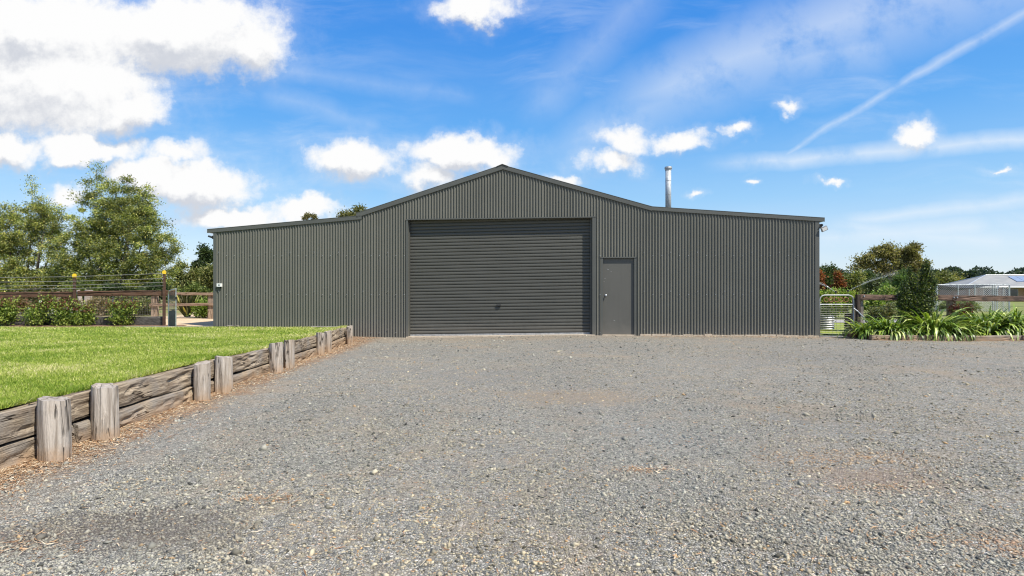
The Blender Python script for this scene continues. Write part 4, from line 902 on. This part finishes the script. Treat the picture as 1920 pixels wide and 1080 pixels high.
# bed edging sleepers
be = empty('bed_edging', (lx(1700, 13.3), 13.3, 0), label='low pale timber edging in front of the strap leaved plants', cat='edging')
for i, (a, b_) in enumerate([(1632, 1688), (1689, 1745), (1746, 1822), (1823, 1915), (1916, 2010)]):
    y = 13.45-.002*(a-1632)*.3; child(timber('sleeper', (lx(a, y), y, .045), (lx(b_, y), y, .045), .11, .15, M['post_speckle'] if i < 0 else M['sleeper'], None, 640+i, rough=.006, gouge=2), be)
mb = MB(); mb.b2(lx(1612, 14), 19, 13.5, 14.75, -.2, .09); tag(mb.build('planting_bed', M['soil']), kind='structure')
AG = [(.07,.12,.018),(.16,.25,.035),(.31,.41,.065),(.58,.62,.22)]
for i, (px, Y, n, L, sp_, lab) in enumerate([
    (1628, 13.95, 130, .55, 1.25, 'small low strap leaved clump beside the gate post'),
    (1668, 13.85, 200, .68, 1.3, 'middling strap leaved clump left of the dark shrub'),
    (1706, 13.75, 130, .58, 1.3, 'small strap leaved clump in front of the dark shrub'),
    (1752, 13.8, 330, .90, 1.3, 'large bright strap leaved clump spilling over the edging right of the dark shrub'),
    (1793, 13.7, 120, .55, 1.35, 'low strap leaved clump below the red leaved bush'),
    (1852, 13.95, 300, .92, 1.2, 'tall strap leaved clump right of the red leaved bush'),
    (1904, 13.9, 300, .92, 1.25, 'tall strap leaved clump at the right edge of the view')]):
    straps('strap_leaved_plant', lab, 'plant', (lx(px, Y), Y, .08), int(n*1.5), L, .043, AG, 700+i, spread=sp_, group='strap leaved clumps in the bed', m='leaf_gloss', wts=[.32,.30,.25,.13], rad=.26, sx=1.1, sy=.8, stiff=-.1)
shrub('dark_shrub', 'dense dark glossy shrub with tall upright shoots in the bed', 'shrub', 1718, 14.2, .08, [(1720,592,46,28),(1724,566,40,28),(1700,548,20,26),(1744,545,20,26),(1722,538,16,20),(1686,560,10,22),(1694,528,5,16),(1712,520,5,18),(1752,530,5,16),(1736,512,6,20),(1738,492,4,16),(1738,500,5,14),(1704,512,4,14),(1730,518,5,18),(1747,515,3,14)], 24000, .045, [(.022,.04,.010),(.045,.075,.015),(.11,.15,.03),(.30,.33,.08)], 720, m='leaf_gloss', stems=26, flowers=1, wts=[.40,.32,.18,.10], sprd=.03)
shrub('red_leaved_bush', 'dark red leaved bush between two strap leaved clumps', 'bush', 1803, 14.3, .08, [(1792,578,20,12),(1812,576,18,11),(1803,600,24,20)], 5200, .045, [(.10,.02,.02),(.16,.04,.03),(.07,.09,.04),(.12,.13,.07)], 721, stems=12, wts=[.33,.22,.25,.2])
shrub('grey_bush', 'grey green feathery bush right behind the gate post', 'bush', 1640, 15.4, 0, [(1648,585,30,18),(1670,580,22,20),(1640,600,25,16)], 6000, .05, [(.10,.13,.06),(.16,.19,.10),(.24,.22,.09)], 722, stems=10)
# ------------------------------------------------------------------ beyond the gate
tub = empty('corrugated_tub', (lx(1547, 16.6), 16.6, 0), label='round pale corrugated metal planter behind the left half of the garden gate', cat='planter')
def tubmesh(r, z0, z1, nr):
    mb = MB(); zs_ = np.linspace(z0, z1, nr*6+1); mb.tube([(0, 0, z) for z in zs_], [r+.014*math.cos(2*math.pi*i/6) for i in range(len(zs_))], 36, True); return mb
tb = zz(616, 16.6); tt = zz(591, 16.6)
tubmesh(.235, tb, tt, 6).build('drum', M['galv_dull'], tub); 
rg = np.random.default_rng(9); P = rg.normal(size=(700, 3))*np.array([.17, .12, .09])+np.array([0, 0, tt+.07]); V, C = leaves(rg, P, .05, .03, [(.05,.08,.03),(.1,.13,.05)]); tag(leaf_obj('foliage', V, C, M['leaf'], tub), kind='stuff')
tub2 = empty('corrugated_tub', (lx(1600, 16.2), 16.2, 0), label='dark corrugated planter behind the latch side of the garden gate', cat='planter')
tubmesh(.22, zz(620, 16.2), zz(588, 16.2), 7).build('drum', M['low_wall'], tub2)  # the darker of the two planters
tag(sheet('garden_grass', np.linspace(8.35, 60, 60), np.linspace(14.72, 21.2, 20), hland, M['far_grass'], .02), kind='structure')
tag(sheet('garden_path', np.linspace(8, 60, 40), np.linspace(21.2, 23.4, 6), hland, plain('grey_path', (.26,.25,.24), (.36,.34,.32), .9, 0, 20, .5), .03), kind='structure')
for i, (px, Y, it, pal, lab) in enumerate([
    (1560, 25, [(1545,565,22,20),(1570,570,20,18),(1595,560,20,16),(1560,580,26,10)], [(.15,.23,.035),(.26,.36,.06),(.36,.34,.12)], 'bright leafy vine hedge behind the garden gate'),
    (1650, 25.5, [(1630,565,28,18),(1665,560,26,18),(1690,568,22,18)], [(.10,.17,.03),(.19,.28,.05),(.28,.30,.10)], 'mid green vine hedge behind the charred rail'),
    (1690, 30, [(1690,535,18,16),(1700,520,10,12),(1675,540,14,10)], [(.09,.15,.045),(.14,.20,.06)], 'light green sapling left of the dark shrub'),
    (1790, 28, [(1785,572,24,12),(1815,576,20,10)], [(.14,.17,.07),(.22,.23,.12)], 'pale green low bush below the right rail')]):
    small_tree('vine_hedge' if i < 2 else 'garden_bush', lab, 'hedge' if i < 2 else 'bush', Y, it, 7000 if i < 2 else 3500, .11, pal, 740+i, cr=.25, trunk=(.5, .03))
# sprinkler jets: fine water, real drops along a parabola
def jet(name, label, a, b_, Y, n, seed):
    rg = np.random.default_rng(seed); e = empty(name, (lx(a[0], Y), Y, 0), label=label, cat='sprinkler')
    p0 = Vector((0, 0, zz(a[1], Y))); p1 = Vector((lx(b_[0], Y)-lx(a[0], Y), 0, zz(b_[1], Y)))
    mb = MB(); mb.tube([(0, 0, -.6), (0, 0, p0.z)], .012, 8); mb.build('riser', M['black'], e)
    mb = MB(); mb.tube([(0, 0, p0.z-.02), (0, 0, p0.z+.06)], .045, 8); mb.build('nozzle', M['black'], e)
    t = rg.uniform(0, 1, n)**.8; q_ = np.outer(1-t, p0)+np.outer(t, p1); q_[:, 2] += .35*t*(1-t); q_ += rg.normal(size=(n, 3))*np.outer(.006+.05*t**2, [1, 1, 1])
    V, C = leaves(rg, q_, .03, .008, [(.8,.83,.86)], np.tile(np.array((p1-p0).normalized()), (n, 1)))
    o = leaf_obj('water_jet', V, C, M['white_drop'], e); tag(o, kind='stuff'); return e
m_, k_, b_ = mat('water_drops', .15, 0, .6); b_.inputs['Base Color'].default_value = (.8, .84, .88, 1); b_.inputs['Alpha'].default_value = .3; M['white_drop'] = m_
jet('sprinkler', 'garden sprinkler throwing a fine jet up to the right beyond the gate', (1590, 546), (1682, 512), 24, 1100, 1)
jet('sprinkler', 'garden sprinkler throwing a short jet up to the left beside the shed corner', (1567, 548), (1525, 529), 24, 900, 2)
# far tree row and the big gum
for i, (nm, lab, px, it, Y, pal, n) in enumerate([
    ('broad_tree', 'broad green tree in the far row, right beside the shed corner', 1553, [(1552,522,16,20),(1540,530,18,18),(1556,512,10,10)], 70, [(.06,.09,.03),(.10,.13,.045)], 6000),
    ('round_tree', 'round olive tree in the far row right of the red tree', 1595, [(1594,530,18,18),(1602,522,12,12)], 75, OLV, 5000),
    ('dark_tree', 'dark tree with pointed top between the red tree and the round olive tree', 1578, [(1577,520,8,12),(1582,535,12,12)], 85, DRK, 2500),
    ('dark_tree', 'dark green tree in the far row left of the big gum', 1628, [(1625,528,18,15),(1645,535,20,14),(1612,522,8,8)], 80, DRK, 5500),
    ('round_tree', 'olive tree below the right side of the big gum', 1712, [(1705,530,22,18),(1725,525,16,14)], 75, OLV, 6000),
    ('round_tree', 'grey green tree in front of the big gum', 1655, [(1655,535,22,16),(1640,542,20,10)], 60, [(.07,.09,.045),(.12,.14,.075)], 5000),
    ('round_tree', 'small yellow green tree left of the house roof', 1770, [(1762,522,15,12),(1775,520,10,10),(1752,530,14,14)], 120, OLV, 5000),
    ('round_tree', 'yellowish tree touching the left end of the house roof', 1786, [(1784,519,9,8)], 125, [(.14,.14,.04),(.22,.20,.06)], 1800)]):
    small_tree(nm, lab, 'tree', Y, it+[(px, 550, 14, 8)], n, .0042*Y+.02, pal, 760+i, cr=.011*Y, group=None, clump=.22)
RED = [(.20,.05,.025),(.32,.10,.04),(.14,.06,.03),(.26,.16,.05)]
small_tree('autumn_tree', 'red autumn tree in the far row seen over the garden gate', 'tree', 62, [(1571,536,9,8),(1571,526,6,8),(1570,517,2.5,6)], 3000, .24, RED, 780, cr=.3, group='red autumn trees')
small_tree('autumn_tree', 'red autumn tree half hidden by the right end of the shed', 'tree', 62, [(1534,535,9,12),(1535,524,6,9),(1536,514,3,6)], 3000, .24, RED, 781, cr=.3, group='red autumn trees')
b = at(1672, 560, 105); b.z = -.6
make_tree('gum_tree', 'big spreading gum tree with pale limbs and an open umbrella crown', 'tree', b,
  pxlobes(b, 105, [(1678,470,26,9),(1702,470,20,10),(1655,478,20,10),(1715,484,18,10),(1636,484,14,8),(1625,495,10,6),(1690,486,22,8),(1642,500,10,7),(1602,503,6,4),(1668,493,13,7),(1692,500,16,8),(1660,510,10,7),(1705,500,20,9),(1722,498,12,8),(1612,490,7,5),(1648,470,10,6),(1618,500,6,4)]),
  24000, .42, .20, [(.12,.115,.045),(.20,.18,.07),(.29,.25,.11)], 790, cr=.95, trunk=(5.2, .42), bark='gum_bark', stems=2, clump=.24, limbs=1, shell=.4)
# ------------------------------------------------------------------ house
HA = Vector((74.2, 93)); HB = Vector((76.7, 103)); dA = (HB-HA).normalized(); dF = Vector((dA.y, -dA.x)); hgz = -.72
house = empty('farm_house', (HA.x, HA.y, hgz), math.atan2(dF.y, dF.x), label='low brick house with a pale grey hipped roof far behind the right fence', cat='house')
M['roof_grey'] = plain('pale_roof_sheet', (.24, .24, .225), (.28, .28, .265), .6, 0, .8, 0); M['brick'] = plain('brown_brick', (.22, .11, .07), (.32, .17, .11), .9, 0, 8, .2); M['cream'] = plain('cream_paint', (.6, .55, .45), (.68, .63, .53), .6, 0, 8, 0)
M['brick2'] = plain('orange_brick', (.34, .19, .10), (.42, .25, .14), .9, 0, 8, .2)
EV = 2.45; Lh, Wh, ov = 26, 10.3, .55
mb = MB(); mb.b2(0, Lh, .0, Wh, -.3, EV); mb.build('wall', M['brick'], house)
mb = MB(); mb.b2(7.2, 18, -.012, .05, -.2, EV-.01); mb.build('porch_wall', M['brick2'], house)
mb = MB(); rz_ = EV+2.05; c_ = [(-ov, -ov, EV), (Lh+ov, -ov, EV), (Lh+ov, Wh+ov, EV), (-ov, Wh+ov, EV), (5.2, Wh/2, rz_), (Lh-5.2, Wh/2, rz_)]
mb.add(c_, [(0, 1, 5, 4), (1, 2, 5), (2, 3, 4, 5), (3, 0, 4), (3, 2, 1, 0)]); rfo = mb.build('roof', M['roof_grey'], house)
for a, b_ in ((0, 4), (3, 4), (4, 5), (5, 1)):
    mb = MB(); mb.tube([Vector(c_[a])+Vector((0, 0, .03)), Vector(c_[b_])+Vector((0, 0, .03))], .09, 6); mb.build('ridge_cap', M['cream'] if a == 9 else M['galv'], rfo)
for a, b_ in ((0, 1), (3, 0)):
    mb = MB(); p, q_ = Vector(c_[a]), Vector(c_[b_]); mb.tube([p-Vector((0, 0, .05)), q_-Vector((0, 0, .05))], .12, 6); mb.build('gutter', M['galv_dull'], rfo)
def roofp(x, t): return Vector((x, -ov+t*(Wh/2+ov), EV+t*2.05))
mb = MB()
M['solar'] = plain('solar_glass', (.20, .25, .33), (.26, .31, .40), .12, 0, 3, 0, .8)
for i in range(3):
    x0 = 8.0+i*1.1; q4 = [roofp(x0, .42), roofp(x0+1.04, .42), roofp(x0+1.04, .86), roofp(x0, .86)]; up_ = Vector((0, -.04, .09)); mb = MB(); v4 = [p+up_ for p in q4]; mb.add([p+up_*.2 for p in q4]+v4, [(4,5,6,7),(0,1,5,4),(1,2,6,5),(2,3,7,6),(3,0,4,7)]); mb.build('solar_panel', M['solar'], rfo)
mb = MB(); p = roofp(13.5, .98); mb.tube([p, p+Vector((0, 0, .5))], .14, 8); mb.build('vent_pipe', M['cream'], rfo)
for x in (2.5, 5.4, 9.6, 14.5):
    wd_ = 1.7 if x < 9 else 1.0; mb = MB(); mb.b2(x-.06, x+wd_+.06, -.05, -.005-.01, .85, 2.2); f_ = mb.build('window', M['cream'], house); mb = MB(); mb.b2(x, x+wd_, -.07, -.052, .92, 2.13); mb.build('pane', plain('dark_glass', (.02,.025,.03), (.03,.035,.04), .08, 0, 4, 0, .8) if x == 2.5 else bpy.data.materials['dark_glass'], f_)
mb = MB(); mb.b2(11.2, 12.3, -.06, -.016, 0, 2.15); mb.build('door', M['post_dark'], house)
for x in (8, 12.8, 16): mb = MB(); mb.b2(x-.08, x+.08, -.5, -.36, -.2, EV-.05); mb.build('porch_post', M['cream'], house)
for y in (): mb = MB(); mb.b2(-.06, -.02, y, y+1.6, .9, 2.1); f_ = mb.build('window', M['cream'], house); mb = MB(); mb.b2(-.075, -.061, y+.08, y+1.52, .98, 2.02); mb.build('pane', bpy.data.materials['dark_glass'], f_)
# dog pen of chain link
PY = 34.0; pen = empty('chain_link_pen', (lx(1757, PY), PY, -.35), label='galvanised chain link pen with a sagging dark shade cloth in front of the house', cat='pen')
pw_ = lx(1893, PY)-lx(1757, PY); ph_ = zz(533.5, PY)+.35; pdp = 3.0
for x, y in ((0, 0), (pw_*.29, 0), (pw_*.52, 0), (pw_*.77, 0), (pw_*.80, 0), (pw_, 0), (0, pdp), (pw_*.5, pdp), (pw_, pdp)):
    mb = MB(); mb.tube([(x, y, 0), (x, y, ph_)], .028, 8); mb.build('post', M['galv'], pen)
for a, b_ in (((0, 0), (pw_, 0)), ((0, pdp), (pw_, pdp)), ((0, 0), (0, pdp)), ((pw_, 0), (pw_, pdp))):
    mb = MB(); mb.tube([(*a, ph_), (*b_, ph_)], .024, 8); mb.build('top_rail', M['galv'], pen)
    for z in (.05,): mb = MB(); mb.tube([(*a, z), (*b_, z)], .02, 6); mb.build('bottom_rail', M['galv'], pen)
mb = MB(); gx0, gx1 = pw_*.82, pw_*.98; mb.tube([(gx0, -.05, .1), (gx0, -.05, ph_-.25), (gx0+.1, -.05, ph_-.12), (gx1-.1, -.05, ph_-.12), (gx1, -.05, ph_-.25), (gx1, -.05, .1), (gx0, -.05, .1)], .024, 8); mb.tube([((gx0+gx1)/2, -.05, .1), ((gx0+gx1)/2, -.05, ph_-.12)], .018, 6); mb.build('pen_gate', M['galv'], pen)
mb = MB()
def meshwall(ax, ay, bx, by):
    L = math.hypot(bx-ax, by-ay); st_ = .13; n = int((L+ph_)/st_)
    for i in range(n):
        for s in (1, -1):
            u0 = i*st_-ph_; za, zb3 = .05, ph_
            ua, ub = (u0, u0+ph_) if s > 0 else (u0+ph_, u0)
            t0, t1 = 0.0, 1.0
            if ub != ua:
                lo_, hi_ = sorted(((0-ua)/(ub-ua), (L-ua)/(ub-ua))); t0, t1 = max(t0, lo_), min(t1, hi_)
            if t1-t0 < .02: continue
            P_ = lambda t: (ax+(bx-ax)*(ua+(ub-ua)*t)/L, ay+(by-ay)*(ua+(ub-ua)*t)/L, za+(zb3-za)*t)
            mb.tube([P_(t0), P_(t1)],   .010 if s > 0 else .004, 3, False)
meshwall(0, 0, pw_, 0); meshwall(0, pdp, pw_, pdp); meshwall(0, 0, 0, pdp); meshwall(pw_, 0, pw_, pdp)
tag(mb.build('chain_link', M['galv_dull'], pen), kind='stuff')
V = []; n = 14
for i in range(n+1):
    for j in range(n+1):
        u, v = i/n, j/n; V.append((u*pw_*.8, v*pdp, ph_-.02-.42*math.sin(math.pi*u)*math.sin(math.pi*min(1, v+.15))**.8*.8))
Fc = [(i*(n+1)+j, (i+1)*(n+1)+j, (i+1)*(n+1)+j+1, i*(n+1)+j+1) for i in range(n) for j in range(n)]
me = bpy.data.meshes.new('shade_cloth'); me.from_pydata(V, [], Fc); o = link('shade_cloth', me, plain('dark_shade_cloth', (.03,.035,.035), (.05,.055,.055), .9, 0, 6, 0), pen)
# ------------------------------------------------------------------ distant wooded rises
def wood_belt(name, label, x0, x1, Y, ztop, n, pal, seed, depth=60):
    rg = np.random.default_rng(seed); nt = int((x1-x0)/9); Vs, Cs = [], []
    for i in range(nt*2):
        cx = rg.uniform(x0, x1); cy = Y+rg.uniform(0, depth); h = ztop(cx)*rg.uniform(.75, 1.05); r = rg.uniform(4, 8)
        q_ = n//(nt*2); d = unit(rg.normal(size=(q_, 3))); p = np.array([cx, cy, h-r*.8])+d*np.array([r, r, r*.85])*rg.uniform(.8, 1.08, (q_, 1)); lowp = rg.uniform(size=q_) < .45; p[lowp, 2] = rg.uniform(-2, h-r*.5, lowp.sum())
        V, C = leaves(rg, p, 1.7, 1.2, pal); C *= rg.uniform(.75, 1.25); Vs.append(V); Cs.append(C)
    return tag(leaf_obj(name, np.concatenate(Vs), np.concatenate(Cs).clip(0, 1), M['leaf']), kind='stuff')
def ridge(name, x0, x1, Y, f, m):
    mb = MB(); xs_ = np.linspace(x0, x1, 50)
    for a, b_ in zip(xs_[:-1], xs_[1:]): mb.add([(a, Y, -3), (b_, Y, -3), (b_, Y+90, f(b_)), (a, Y+90, f(a)), (a, Y+400, -3), (b_, Y+400, -3)], [(0, 1, 2, 3), (3, 2, 5, 4)])
    return tag(mb.build(name, m, None, True), kind='structure')
M['hill'] = plain('wooded_hill', (.035,.055,.035), (.06,.08,.05), .95, 0, .08, 0)
ridge('hills', 180, 800, 420, lambda x: 8+3*math.sin(x*.02), M['hill']); ridge('hills', -900, -60, 300, lambda x: 5+2*math.sin(x*.03), M['hill'])
wood_belt('distant_wood', '', 235, 620, 400, lambda x: 18.5+2.2*math.sin(x*.045)+1.5*math.sin(x*.11), 80000, [(.03,.05,.035),(.045,.07,.045),(.06,.085,.05)], 81)
wood_belt('distant_wood', '', -500, -60, 260, lambda x: 9+1.5*math.sin(x*.05), 36000, [(.04,.06,.03),(.06,.08,.04)], 82, 40)
wood_belt('distant_wood', '', 60, 190, 160, lambda x: 4.6+.7*math.sin(x*.09), 24000, [(.035,.055,.025),(.06,.08,.035)], 83, 16)
